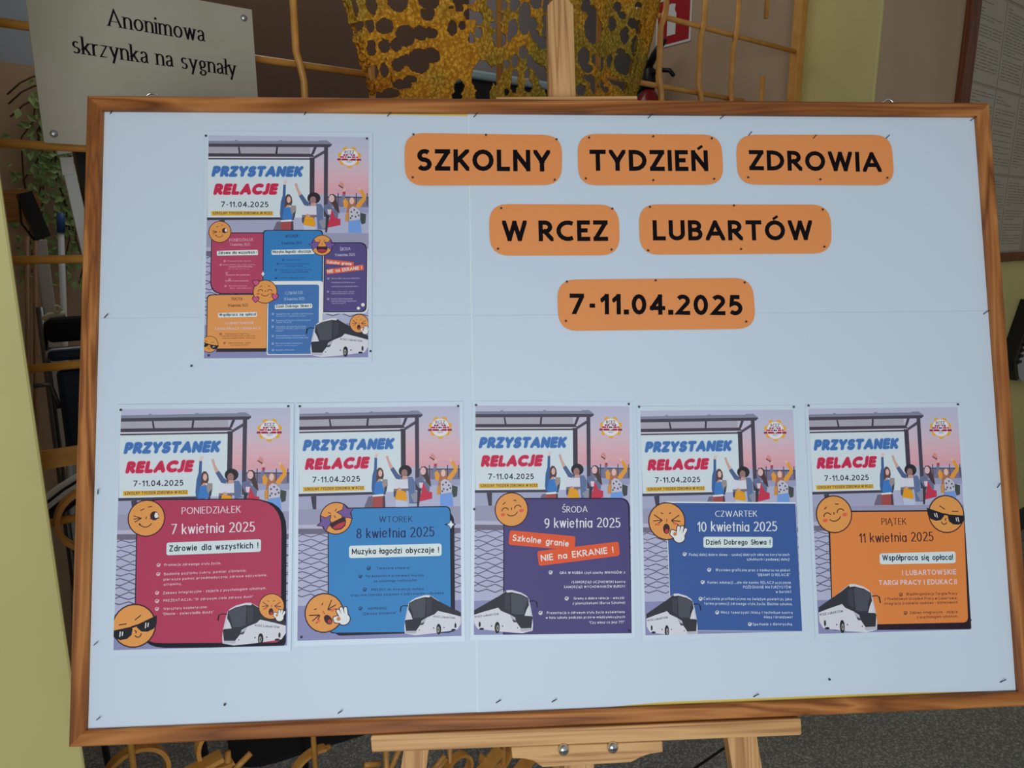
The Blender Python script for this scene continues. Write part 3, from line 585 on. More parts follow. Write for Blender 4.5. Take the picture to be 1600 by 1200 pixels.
('T',(70,36,40),'hand','11 kwietnia 2025',(28.3,223.2),(53.2,222.7),3.7),
('Q',(214,222,236),[(16.4,230.8),(64.3,229.7),(64.7,235.6),(16.8,236.6)],[1.4,1.3,1.4,1.4]),
('T',(30,30,46),'comic','Współpraca się opłaca!',(17.9,234.9),(63.4,234.2),3.7),
('T',(206,190,210),'sansb','I LUBARTOWSKIE',(24.7,245.2),(60.6,244.9),2.9),
('T',(206,190,210),'sansb','TARGI PRACY I EDUKACJI',(12.1,252.3),(68.9,251.8),2.9),
('T',(212,150,172),'body','Promocja zdrowego stylu życia.',(26.5,165.1),(56.6,164.8),1.7),
('T',(212,150,172),'body','Badanie poziomu cukru, pomiar ciśnienia;',(21.3,169.8),(61.1,169.5),1.7),
('T',(212,150,172),'body','pierwsza pomoc przedmedyczna; zdrowe odżywianie,',(28.8,172.4),(58.1,172.1),1.7),
('T',(212,150,172),'body','witaminy.',(27.3,175.2),(55.1,174.9),1.7),
('T',(212,150,172),'body','Zabawy integracyjne - zajęcia z psychologiem szkolnym.',(25.1,183),(55.2,182.7),1.7),
('T',(212,150,172),'body','PREZENTACJA: "W zdrowym ciele zdrowy duch"',(24.4,190.8),(53.7,190.5),1.8),
('T',(212,150,172),'body','Warsztaty kosmetyczne:',(29,196.9),(51.5,196.7),1.7),
('T',(212,150,172),'body','"Dłonie - zwierciadło duszy"',(29.7,200),(57.5,199.8),1.7),
('K',(212,150,172),23.2,164.2,1.5),
('K',(212,150,172),18.3,168.9,1.5),
('K',(212,150,172),25.9,179.7,1.5),
('K',(212,150,172),29.7,187.9,1.5),
('K',(212,150,172),24.8,196.5,1.5),
('T',(26,56,110),'body','Taneczne stepery!',(99.6,163.7),(119.3,163.4),1.8),
('T',(26,56,110),'body','Na wszystkich przerwach muzyka',(92.1,168.7),(129.1,168.3),1.7),
('T',(26,56,110),'body','ze szkolnego radiowęzła!',(98.9,171.3),(121.5,171),1.7),
('T',(26,56,110),'body','PRELEKCJA: Anoreksja, bulimia',(92.1,176.5),(132.1,176.1),1.7),
('T',(26,56,110),'body','oraz inne choroby związane z odżywianiem człowieka.',(94.3,179.3),(128.3,178.9),1.7),
('T',(26,56,110),'body','HAPPENING -',(92.1,187),(110.9,186.8),1.7),
('T',(26,56,110),'body','"Zdrowe śniadanie"',(106.4,187),(126.1,186.7),1.7),
('K',(26,56,110),96.1,162.7,1.5),
('K',(26,56,110),89.5,167.8,1.5),
('K',(26,56,110),87.1,175.7,1.5),
('K',(26,56,110),87.6,186.1,1.6),
('T',(170,162,198),'body','GRA W KUBBA czyli szachy WIKINGÓW :)',(157.1,187.5),(193.6,187.2),1.7),
('T',(170,162,198),'body','/SAMORZĄD UCZNIOWSKI kontra',(157.1,192.8),(187.5,192.6),1.7),
('T',(170,162,198),'body','SAMORZĄD WYCHOWANKÓW BURSY/',(157.1,198),(191.2,197.7),1.7),
('T',(170,162,198),'body','Gramy o dobre relacje - wieczór',(157.1,204.5),(186.6,204.2),1.7),
('T',(170,162,198),'body','z planszówkami (Bursa Szkolna)',(157.1,207),(185.9,206.7),1.7),
('T',(170,162,198),'body','Prezentacja o zdrowym stylu życia wyświetlana',(157,213.8),(184.3,213.6),1.7),
('T',(170,162,198),'body','w holu szkoły podczas przerw międzylekcyjnych',(157,216.6),(188.9,216.4),1.7),
('T',(170,162,198),'body','"Czy wiesz co jesz ???"',(157.8,219.4),(176,219.2),1.7),
('K',(170,162,198),153.3,186.6,1.5),
('K',(170,162,198),153,203.7,1.5),
('K',(170,162,198),153.3,213.1,1.6),
('T',(160,184,222),'body','Podaj dalej dobre słowo - szukaj dobrych słów na korytarzach',(88.4,233.1),(134.3,232.8),1.7),
('T',(160,184,222),'body','szkolnych i podawaj dalej!',(88.4,235.7),(125.3,235.5),1.7),
('T',(160,184,222),'body','Wystawa graficzna prac z konkursu na plakat',(88.4,241.3),(131.3,241),1.7),
('T',(160,184,222),'body','"DBAMY O RELACJE"',(88.4,243.9),(107.9,243.7),1.7),
('T',(160,184,222),'body','Koniec edukacji ...ale nie koniec RELACJI uczczenie',(88.4,249.3),(126,249.1),1.7),
('T',(160,184,222),'body','POŻEGNANIE MATURZYSTÓW',(88.4,251.9),(125.3,251.7),1.7),
('T',(160,184,222),'body','w bursie:)',(88.4,254.5),(97.4,254.4),1.7),
('T',(160,184,222),'body','Ćwiczenia profilaktyczne na świeżym powietrzu jako',(88.4,260.8),(125.2,260.6),1.6),
('T',(160,184,222),'body','forma promocji zdrowego stylu życia. Bieżnia szkolna.',(88.4,263.5),(129,263.3),1.7),
('T',(160,184,222),'body','Mecz towarzyski /klasy I technikum kontra',(88.4,270.5),(121.5,270.4),1.7),
('T',(160,184,222),'body','klasy I branżowe/',(88.4,273.2),(116.2,273),1.7),
('T',(160,184,222),'body','Spotkanie z dietetyczką.',(88.4,279),(111.7,278.8),1.7),
('K',(160,184,222),84.3,232.2,1.5),
('K',(160,184,222),84.2,240.3,1.5),
('K',(160,184,222),84.2,248.4,1.5),
('K',(160,184,222),84.5,260.4,1.5),
('K',(160,184,222),84.7,269.9,1.5),
('K',(160,184,222),85,278.1,1.5),
('T',(110,56,40),'body','Współorganizacja Targów Pracy',(25.5,258.3),(55.4,258.1),1.7),
('T',(110,56,40),'body','z Powiatowym Urzędem Pracy w Lubartowie;',(19.6,260.9),(62.9,260.7),1.7),
('T',(110,56,40),'body','integracja środowisk naukowo - biznesowych',(21.8,263.5),(62.9,263.3),1.7),
('T',(110,56,40),'body','Zabawy integracyjne - zajęcia',(29.3,269.8),(57,269.6),1.7),
('T',(110,56,40),'body','z psychologiem szkolnym.',(31.6,272.4),(55.5,272.3),1.7),
('K',(110,56,40),20,257.4,1.5),
('K',(110,56,40),24.9,268.9,1.5)],
'top_face':[
('F','wink',16.6,126.6,14.2,0,1),
('F','star',145.1,143.7,13.6,0,1),
('F','hearts',74.3,203.7,15.3,0,1),
('F','shades',6.7,270.4,10.6,-15,1)],
'top_front':[
('F','cough',192.5,244.8,12.1,0,1)],
'top_bus':[
('B',125.7,237.3,204.1,287.7,1)],
'bus':[
((206,204,216),[(84,940),(77,793),(87,618),(120,357),(146,204),(181,139),(266,65),(409,6),(480,6),(584,98),(701,226),(1000,466),(1000,738),(941,880),(844,901),(558,956),(246,994)]),
((50,50,60),[(152,193),(259,108),(409,54),(487,65),(500,30),(636,161),(1000,466),(1000,564),(831,488),(623,406),(574,482),(441,564),(357,640),(337,738),(279,858),(266,885),(103,880),(84,640),(97,607),(211,596),(181,466),(142,357)]),
((74,76,86),[(157,204),(259,128),(402,79),(423,106),(412,531),(350,564),(220,564),(207,422)]),
((62,62,74),[(435,139),(487,95),(525,139),(519,422),(441,509)]),
((190,190,204),[(120,357),(146,291),(116,596),(97,607)]),
((168,166,184),[(350,673),(441,564),(415,651),(350,738)]),
((74,74,86),[(337,705),(409,673),(383,738),(340,749)]),
((176,174,190),[(97,885),(266,891),(285,912),(246,956),(94,934)]),
((30,30,36),[(0,400),(12,281),(58,244),(142,252),(142,275),(58,264),(32,291),(19,409)]),
((206,204,216),[(581,858),(590,727),(636,673),(681,727),(685,880),(636,901)]),
((34,32,38),[(676,858),(673,909),(664,952),(651,981),(636,991),(620,981),(607,952),(599,909),(596,858),(599,807),(607,764),(620,735),(636,725),(651,735),(664,764),(673,807)]),
((150,146,150),[(650,869),(649,896),(644,920),(637,935),(629,941),(621,935),(615,920),(610,896),(609,869),(610,841),(615,818),(621,802),(629,797),(637,802),(644,818),(649,841)]),
((60,58,62),[(638,869),(638,880),(636,890),(633,897),(629,899),(626,897),(623,890),(621,880),(620,869),(621,857),(623,847),(626,841),(629,838),(633,841),(636,847),(638,857)]),
((44,42,50),[(925,782),(924,806),(921,826),(915,840),(909,845),(902,840),(897,826),(893,806),(892,782),(893,757),(897,737),(902,723),(909,718),(915,723),(921,737),(924,757)]),
((44,42,50),[(912,885),(910,895),(902,904),(890,909),(876,911),(862,909),(850,904),(843,895),(840,885),(843,875),(850,867),(862,861),(876,859),(890,861),(902,867),(910,875)]),
((60,58,70),[(325,867),(325,872),(323,877),(321,881),(318,882),(315,881),(312,877),(310,872),(310,867),(310,861),(312,856),(315,853),(318,851),(321,853),(323,856),(325,861)]),
((70,66,90),[(561,825),(560,834),(558,841),(556,845),(553,847),(550,845),(547,841),(546,834),(545,825),(546,817),(547,810),(550,805),(553,803),(556,805),(558,810),(560,817)]),
((90,86,110),[(735,820),(734,826),(732,832),(728,836),(724,837),(719,836),(715,832),(713,826),(712,820),(713,813),(715,807),(719,804),(724,802),(728,804),(732,807),(734,813)])]}
# ---------------------------------------------------------------- printed artwork: flat ink shapes stacked in printing order
def inside(poly, w=204, h=288):
    for ax, lm, less in ((0, 0, False), (0, w, True), (1, 0, False), (1, h, True)):
        if len(poly) < 3: return []
        poly = clip(poly, ax, lm, less)
    return poly if len(poly) > 2 else []
class Print:
    """stacks ink shapes; each shape lies just above the shapes it overlaps. Coordinates in mm, y down from the top left corner"""
    DZ = .00003
    def __init__(s, w=204, h=288, z0=.0004): s.w, s.h, s.z0 = w, h, z0; s.done = []
    def level(s, polys):
        xs = [p[0] for q in polys for p in q]; ys = [p[1] for q in polys for p in q]; b = (min(xs)+.05, min(ys)+.05, max(xs)-.05, max(ys)-.05); lv = 0
        for c, l in s.done:
            if c[0] < b[2] and c[2] > b[0] and c[1] < b[3] and c[3] > b[1]: lv = max(lv, l)
        s.done.append((b, lv+1)); return lv+1
    def put(s, mb, col, polys, noclip=False):
        if not noclip: polys = [q for q in (inside(q, s.w, s.h) for q in polys) if q]
        if not polys: return
        zz = s.z0+s.level(polys)*s.DZ; m = ink(col)
        for qi, q in enumerate(polys):
            vs = [(p[0]/1000, -p[1]/1000, zz+(qi % 17)*.000001) for p in q]
            a = sum(q[i][0]*q[(i+1) % len(q)][1]-q[(i+1) % len(q)][0]*q[i][1] for i in range(len(q)))
            if len(q) <= 4 or getattr(s, 'convex', False): f = [tuple(range(len(q)))]
            else: f = [tuple(t) for t in tessellate_polygon([[Vector((p[0], p[1], 0)) for p in q]])]
            fixed = []
            for t in f:
                A = sum(q[t[i]][0]*q[t[(i+1) % len(t)]][1]-q[t[(i+1) % len(t)]][0]*q[t[i]][1] for i in range(len(t)))
                if abs(A) > 1e-7: fixed.append(tuple(reversed(t)) if A > 0 else t)
            mb.add(vs, fixed, m); mb.flatart = True
def rquad(pts, rr):
    out = []; n = len(pts)
    for i in range(n):
        p, a, b = pts[i], pts[i-1], pts[(i+1) % n]; r = rr[i]
        def to(q):
            l = math.hypot(q[0]-p[0], q[1]-p[1]) or 1; k = min(r, l*.5)/l; return (p[0]+(q[0]-p[0])*k, p[1]+(q[1]-p[1])*k)
        s0, s1 = to(a), to(b)
        for t in range(7):
            t /= 6; out.append(((1-t)**2*s0[0]+2*t*(1-t)*p[0]+t*t*s1[0], (1-t)**2*s0[1]+2*t*(1-t)*p[1]+t*t*s1[1]))
    return out
def ellp(cx, cy, rx, ry, n=24): return [(cx+rx*math.cos(i*math.tau/n), cy+ry*math.sin(i*math.tau/n)) for i in range(n)]
def writing(pr, mb, it):
    _, col, style, s, a, b, cap = it
    if not s: return
    q = text_polys(s, style, (a[0], -a[1]), (b[0], -b[1]), cap)
    pr.put(mb, col, [[(x, -y) for x, y in p] for p in q])
def face(pr, mb, kind, cx, cy, r, ang=0, mir=1):
    ca, sa = math.cos(math.radians(ang)), math.sin(math.radians(ang))
    U = lambda p: (cx+r*mir*(p[0]*ca-p[1]*sa), cy-r*(p[0]*sa+p[1]*ca))
    D = (58, 30, 40); O = (230, 147, 80)
    poly = lambda c, *ps: pr.put(mb, c, [[U(p) for p in q] for q in ps])
    def line(c, w, *paths): pr.put(mb, c, [[U(p) for p in q] for pts in paths for q in ribbon(pts, lambda d: w, False, True)])
    el = lambda x, y, rx, ry: ellp(x, y, rx, ry)
    poly(D, el(0, 0, 1, 1)); poly(O, el(0, 0, .94, .94))
    if kind == 'wink':
        line(D, .045, [(-.32, .42), (-.14, .5)], [(.08, .6), (.26, .62)], [(-.66, .12), (-.26, 0)], [(-.66, -.04), (-.26, 0)], [(-.6, -.2), (-.26, 0)], [(.0, .06), (-.02, -.04)], [(-.38, -.3), (-.34, -.38)])
        poly(D, el(.42, .12, .23, .24)); poly((236, 234, 236), [(.42, .14), (.47, .3), (.58, .28), (.64, .1), (.58, -.02), (.46, .0)]); line(D, .045, arc(-.04, -.22, .32, .26, 195, 345), [(.2, -.04), (.66, .0)])
    elif kind == 'shades':
        line(D, .045, [(-.62, .26), (-.3, .2)], [(.12, .24), (.42, .36)], [(-.02, -.22), (.02, -.3), (-.02, -.34)], arc(.06, -.42, .14, .14, 190, 350))
        K = (30, 30, 38)
        poly(K, [(-1.1, .12), (-.12, .0), (-.1, -.12), (-.22, -.36), (-.46, -.46), (-.76, -.42), (-.98, -.24)], [(-.14, .02), (.14, .02), (.14, -.07), (-.14, -.07)], [(.12, .0), (1.1, .12), (1.0, -.22), (.8, -.42), (.5, -.46), (.24, -.36), (.1, -.12)])
        line((228, 228, 234), .045, [(-.74, -.26), (-.66, -.06)], [(-.62, -.24), (-.56, -.1)], [(.46, -.26), (.54, -.06)], [(.58, -.24), (.64, -.1)])
    elif kind == 'cough':
        line(D, .05, [(-.66, .34), (-.26, .06)], [(-.7, .02), (-.26, .06)], [(-.6, -.18), (-.26, .02)], [(.66, .3), (.26, .04)], [(.7, -.02), (.26, .04)], [(.6, -.2), (.26, .0)], [(-.3, .44), (-.2, .4)], [(.22, .44), (.14, .4)])
        line((190, 60, 50), .05, [(0, .1), (-.01, -.04)]); poly((220, 104, 66), el(.44, -.14, .12, .08), el(-.46, -.16, .1, .08))
        poly(D, el(-.03, -.4, .18, .27)); poly((180, 60, 66), el(-.02, -.52, .1, .11))
        W = (222, 226, 238); hx, hy = .58, -.8
        F = [[(hx-.22, hy), (hx-.34, hy+.12), (hx-.3, hy+.26), (hx-.16, hy+.2)], [(hx+.0, hy+.1), (hx+.04, hy+.46)], [(hx+.13, hy+.08), (hx+.24, hy+.46)], [(hx+.24, hy+.0), (hx+.42, hy+.34)]]
        pr.put(mb, D, [[U(p) for p in q] for pts in F for q in ribbon(pts, lambda d: .24, False, True)]+[[U(p) for p in el(hx+.06, hy-.08, .34, .3)]])
        pr.put(mb, W, [[U(p) for p in q] for pts in F for q in ribbon(pts, lambda d: .15, False, True)]+[[U(p) for p in el(hx+.06, hy-.08, .29, .25)]])
        poly((196, 120, 62), el(hx-.16, hy+.12, .1, .1))
    elif kind == 'star':
        line(D, .05, [(-.28, .52), (-.16, .42)], [(.26, .5), (.14, .42)], [(0, .16), (-.02, .06)])
        def star(x, y, R, a):
            return [(x+(R if i % 2 == 0 else R*.5)*math.cos(math.radians(90+a+36*i)), y+(R if i % 2 == 0 else R*.5)*math.sin(math.radians(90+a+36*i))) for i in range(10)]
        for sx, a in ((-.68, 12), (.68, -12)): poly(D, star(sx, .04, .6, a)); poly((112, 86, 150), star(sx, .04, .51, a))
        poly(D, [(-.5, -.12), (.5, -.12), (.5, -.4), (.34, -.66), (0, -.76), (-.34, -.66), (-.5, -.4)]); poly((178, 56, 72), [(-.42, -.42), (0, -.36), (.42, -.42), (.3, -.6), (0, -.68), (-.3, -.6)])
    else:
        line(D, .05, arc(-.38, -.02, .2, .2, 165, 15), arc(.38, -.02, .2, .2, 165, 15), arc(0, -.1, .34, .26, 205, 335), [(-.42, .4), (-.28, .48)], [(.24, .5), (.38, .44)], [(.02, .1), (.0, .0)])
        poly((222, 92, 70), el(-.56, -.18, .14, .09), el(.56, -.18, .14, .09))
        if kind == 'hearts':
            for x, y, a in ((-.76, .76, 20), (-.76, -.62, -10), (.82, -.42, 0)):
                for c, k in ((D, .34), ((196, 84, 130), .27)):
                    poly(c, [(x+k*q[0], y+k*q[1]) for q in [(0, -1), (.75, -.2), (.9, .3), (.6, .72), (.2, .7), (0, .42), (-.2, .7), (-.6, .72), (-.9, .3), (-.75, -.2)]])
def bus(pr, mb, x0, y0, x1, y1, mir):
    w, h = x1-x0, y1-y0
    V = lambda p: (x0+w*(p[0] if mir > 0 else 1000-p[0])/1000, y0+h*p[1]/1000)
    for col, pts in ART['bus']: pr.put(mb, col, [[V(p) for p in pts]])
    a, b = (548, 560), (905, 620)
    if mir > 0: writing(pr, mb, ('T', (58, 58, 72), 'sansb', 'RCEZ LUBARTÓW', V(a), V(b), h*.045))
    else: writing(pr, mb, ('T', (58, 58, 72), 'sansb', 'RCEZ LUBARTÓW', V((980, 632)), V((610, 570)), h*.045))
def draw(pr, mb, items):
    for it in items:
        k = it[0]
        if k == 'P': pr.put(mb, it[1], [list(it[2])])
        elif k == 'E': pr.put(mb, it[1], [ellp(*it[2:6])])
        elif k == 'Q': pr.put(mb, it[1], [rquad(it[2], it[3])])
        elif k == 'T': writing(pr, mb, it)
        elif k == 'K':
            _, col, x, y, r = it
            pr.put(mb, col, [q for q in ribbon(arc(x, y, r*.8, r*.8, -20, 300, 9), lambda d: r*.3)]+[q for pts in ([(x-.4*r, y), (x, y+.4*r), (x+r, y-.7*r)],) for q in ribbon(pts, lambda d: r*.36)])
        elif k == 'F': face(pr, mb, *it[1:])
        elif k == 'B': bus(pr, mb, *it[1:])
# ---------------------------------------------------------------- materials in use
Yel = alb(192, 182, 122, k=.80)
M_yellow = mottled('yellow_oil_paint', tuple(v*.94 for v in Yel), Yel, 9, .45, .08, spec=.4)
M_wallup = mottled('beige_wall_paint', alb(164, 140, 116), alb(170, 146, 122), 5, .8, .05)
M_tan = mottled('tan_wall_paint', alb(168, 146, 124), alb(160, 138, 116), 3, .85, .05)
M_brown = mottled('brown_wall_paint', alb(84, 64, 52), alb(80, 61, 49), 2, .8, .03)
M_grey = mottled('grey_wall_paint', alb(138, 132, 136), alb(132, 128, 130), 3, .8, .03)
M_blue = mottled('pale_blue_paint', alb(150, 162, 176), alb(140, 154, 168), 3, .7)
M_frame = wood('orange_brown_pine', alb(100, 55, 24), alb(142, 84, 40), alb(174, 114, 62), 'X', .6, long=2.6, cross=30)
M_frame_v = M_frame
M_pine = {a: wood('pale_pine_'+a, alb(152, 106, 66), alb(188, 142, 96), alb(202, 158, 110), a, .7) for a in 'XYZ'}
M_dwood = wood('dark_red_brown_wood', alb(70, 38, 24), alb(100, 56, 34), alb(116, 68, 42), 'Z')
M_paper = mottled('white_paper', (.69, .79, .92), (.71, .81, .94), 2.2, .45, .0, spec=.3)
M_sheet = mat('laminated_white_paper', (.71, .82, .95), .3, spec=.35)
M_board = mat('yellow_cork_face', alb(206, 182, 96), .7)
M_orange = mottled('orange_card', alb(230, 136, 78), alb(233, 140, 84), 3, .55, spec=.3)
M_black = mat('black_print', (.006, .004, .006), .7, spec=.1)
M_grid = mottled('ochre_painted_steel', alb(196, 142, 72), alb(180, 124, 58), 30, .35, .06, spec=.5)
M_steel = mat('polished_steel', (.75, .75, .76), .18, 1)
M_dull = mat('dull_steel', (.55, .56, .6), .4, 1); M_tube = mat('dark_chrome', (.16, .17, .19), .35, 1)
M_pin = mat('dark_steel_pin', (.06, .06, .06), .35, .6)
M_blk = mat('black_plastic', (.012, .012, .014), .4)
M_blk2 = mat('black_fabric', (.016, .016, .02), .9)
M_navy = mat('navy_vinyl', (.012, .025, .06), .45)
M_red = mat('red_sign', alb(150, 20, 26), .5); M_white = mat('white_print', (.75, .76, .74), .5); M_ext = mat('red_enamel', (.22, .012, .014), .3, coat=.4)

# ---------------------------------------------------------------- the setting
m_floor = mat('speckled_terrazzo', (.1, .1, .1), .5, spec=.35)
nt = m_floor.node_tree; p = nt.nodes['Principled BSDF']; tc = nt.nodes.new('ShaderNodeTexCoord')
def tex(scale, cls='ShaderNodeTexNoise'):
    n = nt.nodes.new(cls); n.inputs['Scale'].default_value = scale; nt.links.new(tc.outputs['Object'], n.inputs['Vector']); return n
v1 = tex(240, 'ShaderNodeTexVoronoi'); n1 = tex(3)
r1 = nt.nodes.new('ShaderNodeValToRGB'); e = r1.color_ramp.elements; e[0].position = 0; e[0].color = (*alb(100, 102, 100), 1); e[1].position = 1; e[1].color = (*alb(164, 166, 162), 1)
q = e.new(.5); q.color = (*alb(112, 112, 112), 1); q = e.new(.78); q.color = (*alb(140, 139, 136), 1)
sep = nt.nodes.new('ShaderNodeSeparateColor'); nt.links.new(v1.outputs['Color'], sep.inputs[0]); nt.links.new(sep.outputs[0], r1.inputs['Fac'])
mx = nt.nodes.new('ShaderNodeMix'); mx.data_type = 'RGBA'; mx.blend_type = 'MULTIPLY'; mx.inputs[0].default_value = .35
nt.links.new(r1.outputs['Color'], mx.inputs[6]); nt.links.new(n1.outputs['Fac'], mx.inputs[7]); nt.links.new(mx.outputs[2], p.inputs['Base Color'])
f = MB(); f.box((-4, -6, -.1), (9.2, 4.2, 0), m_floor); struct('floor', f)
f = MB(); f.box((-2.2, 1.134, 0), (.05, 1.36, 3.0), M_yellow, .004); struct('wall_left', f)
f = MB(); f.box((2.2, 1.134, 1.72), (9.0, 1.42, 3.0), M_wallup); f.box((2.2, 1.134, 0), (9.0, 1.42, 1.72), M_yellow); struct('wall_right', f)
f = MB(); f.box((2.186, 1.134, 0), (2.1995, 1.42, 3.0), M_yellow, .003); struct('trim_1', f)
f = MB(); f.box((-.6, 1.055, -.01), (1.66, 1.063, .0008), mat('dark_floor_joint', (.012, .012, .012), .9)); struct('trim_2', f)
f = MB(); f.box((2.2, 1.119, 0), (8.99, 1.1335, .115), mat('dark_baseboard', (.02, .02, .022), .5), .003); struct('baseboard_right', f)
f = MB(); f.box((2.2, 1.42, 0), (2.32, 2.04, 3.0), M_tan); struct('wall_side', f)
f = MB(); f.box((-2.2, 2.6, 0), (.5, 2.72, 1.922), M_tan); f.box((-2.2, 2.6, 1.922), (.5, 2.72, 3.0), M_blue); struct('wall_alcove', f)
f = MB(); f.box((.5, 2.6, 0), (1.75, 2.72, 3.0), M_brown); struct('wall_back', f)
f = MB(); f.box((1.75, 2.6, 0), (4.0, 2.72, 3.0), M_grey); struct('wall_passage', f)
f = MB(); f.box((-.32, 1.36, 0), (-.2, 2.6, 3.0), M_tan); struct('wall_inner', f)
f = MB(); f.box((9.0, -6, 1.72), (9.15, 1.42, 3.0), M_wallup); f.box((9.0, -6, 0), (9.15, 1.42, 1.72), M_yellow); struct('wall_end', f)
f = MB(); f.box((-2.2, .2, 3.0), (6.4, 2.72, 3.1), M_wallup); struct('ceiling', f)

# ---------------------------------------------------------------- yellow steel grille in the opening
gr = thing('metal_grille', 'ochre painted steel grille with bent bars and ring ornaments in the wall opening', 'grille', WALL, (1.1, 1.38, 0))
q0 = 1.38; R = .0068
def bar(name, path, r=R, flat=None):
    b = MB(); b.tube(path, r, M_grid, 10, flat=flat); return b.build(name, gr)
for t0, t1, z in ((.03, .69, 1.756), (.03, .69, 1.583), (.03, 2.15, 1.407), (.03, 2.15, 1.233), (1.44, 2.152, 2.002), (1.30, 1.905, 1.831), (.03, .69, .967), (1.2, 2.15, .967), (.69, 2.15, .70)):
    bar('horizontal_bar', [(t0, q0, z), (t1, q0, z)])
for z in (1.078,): bar('flat_bar', [(.03, q0, z), (.69, q0, z)], flat=(.016, .003, (0, 0, 1)))
def wavy(t, z0, z1, kinks, dq=-.011, dt=.0):
    pts = [(t, q0+dq, z0)]; s = 1
    for z, off in kinks:
        pts += [(pts[-1][0], q0+dq, z-.035), (pts[-1][0]+off, q0+dq*1.1, z), ] if False else [(pts[-1][0], q0+dq, z-.03), (pts[-1][0]+off*.5, q0+dq*1.2, z-.005), (pts[-1][0]+off, q0+dq, z+.02)]
    pts.append((pts[-1][0], q0+dq, z1)); return pts
bar('vertical_bar', wavy(.546, .86, 2.9, [(1.407, .008), (1.583, -.006), (1.756, -.012)]))
bar('vertical_bar', wavy(.688, .86, 1.775, [(1.407, -.006), (1.583, .006)]))
bar('vertical_bar', wavy(1.534, .0, 2.9, [(1.831, -.014), (2.002, .018)]), .008)
bar('vertical_bar', wavy(1.700, .0, 2.9, [(1.831, -.018), (2.002, .012)]), .008)
bar('vertical_bar', wavy(1.832, .0, 2.9, [(1.831, -.004), (2.002, .012)]), .0075)
bar('stub_rod', [(1.987, q0, 2.9), (1.990, q0, 2.072)]); bar('stub_rod', [(1.998, q0, .0), (1.994, q0, 1.91)])
for t in (1.0, 1.15, 1.3): bar('vertical_bar', wavy(t, .86, 2.9, [(1.407, .01), (1.6, -.01)]))
b = MB(); b.box((2.150, 1.366, 0), (2.184, 1.396, 2.98), M_grid, .004); b.build('frame_post', gr)
# ring and scroll ornaments
def ringpath(t, z, r, a0=0, a1=360, q=q0, n=28):
    return [(t+r*math.cos(math.radians(a0+(a1-a0)*i/n)), q, z+r*math.sin(math.radians(a0+(a1-a0)*i/n))) for i in range(n+1)]
def ring(t, z, r, a0=0, a1=360, q=q0, w=.011):
    b = MB(); pts = ringpath(t, z, r, a0, a1, q); cl = abs(a1-a0) >= 360
    prev = pts[:-1] if cl else pts; n = len(prev); vs = []
    for i, p in enumerate(prev):
        a = math.atan2(p[2]-z, p[0]-t); er = Vector((math.cos(a), 0, math.sin(a)))
        vs += [Vector(p)+er*.004+Vector((0, -w, 0)), Vector(p)-er*.004+Vector((0, -w, 0)), Vector(p)-er*.004+Vector((0, w, 0)), Vector(p)+er*.004+Vector((0, w, 0))]
    fs = [(i*4+k, i*4+(k+1) % 4, ((i+1) % n)*4+(k+1) % 4, ((i+1) % n)*4+k) for i in range(n if cl else n-1) for k in range(4)]
    if not cl: fs += [(0, 1, 2, 3), tuple((n-1)*4+k for k in range(4))]
    b.add(vs, fs, M_grid); return b.build('ring_ornament', gr)
ring(.124, .960, .055)
bar('vertical_bar', [(.135, q0-.012, 0), (.135, q0-.012, .9)], .006)
ring(.140, .432, .055, -20, 200)
ring(.302, .425, .052, 75, 285); bar('scroll_rod', [(.165, q0-.02, .395), (.29, q0-.02, .412)], flat=(.016, .005, (0, 1, 0)))
bar('scroll_rod', [(.306, q0, .0), (.306, q0, .40)]); bar('scroll_rod', [(.306, q0, .345), (.352, q0, .374)], .0065)
bar('vertical_bar', [(.482, q0-.014, 0), (.484, q0-.014, .9)], .006)
ring(.492, .250, .062, 70, 190); bar('scroll_rod', [(.49, q0, .309), (.524, q0, .305)], .0068)
bar('scroll_rod', [(.605, q0, .216), (.645, q0, .199)], .0068); bar('scroll_rod', [(.664, q0, .0), (.662, q0, .232)]); bar('scroll_rod', [(.664, q0, .155), (.704, q0, .222)], .0068)
qz = 1.34
for a, c in (((.775, .155), (.80, .165)), ((.775, .14), (.805, .155))): bar('scroll_rod', [(a[0]-.01, qz, a[1]-.01), (c[0]+.003, qz, c[1]+.005)], .0066)
bar('scroll_rod', [(.818, qz, .0), (.818, qz, .19)], .006); ring(.842, .115, .036, q=qz)
bar('scroll_rod', [(.815, qz-.02, .03), (.962, qz-.02, .125)], flat=(.018, .004, (0, 1, 0)))
ring(.960, .09, .045, 150, 400, q=qz); bar('scroll_rod', [(.985, qz, .0), (.985, qz, .13)], .0068); bar('scroll_rod', [(.99, qz-.02, .0), (1.09, qz-.02, .07)], flat=(.02, .004, (0, 1, 0)))

# ---------------------------------------------------------------- the sign on the grille
sg = thing('letterbox_sign', 'white plastic sheet sign lettered Anonimowa skrzynka na sygnały, screwed to the grille', 'sign', WALL, (.28, 1.345, 1.58))
b = MB(); b.box((.119, 1.336, 1.583), (.449, 1.339, 1.825), mottled('aged_white_plastic', alb(160, 152, 140), alb(150, 144, 130), 7, .3, spec=.5), .0006); b.build('sign_plate', sg)
b = MB()
for s, a, c, cap in (('Anonimowa', (.2235, 1.7625), (.3665, 1.7605), .0265), ('skrzynka na sygnały', (.1715, 1.7165), (.4135, 1.7125), .0265)):
    for qi, q in enumerate(text_polys(s, 'serif', a, c, cap)):
        n = len(q); ar = sum(q[i][0]*q[(i+1) % n][1]-q[(i+1) % n][0]*q[i][1] for i in range(n))
        b.add([(x, 1.3356-(qi % 17)*.000001, z) for x, z in q], [tuple(range(n)) if ar > 0 else tuple(reversed(range(n)))], M_black); b.flatart = True
b.build('lettering', sg, label='black serif lettering')
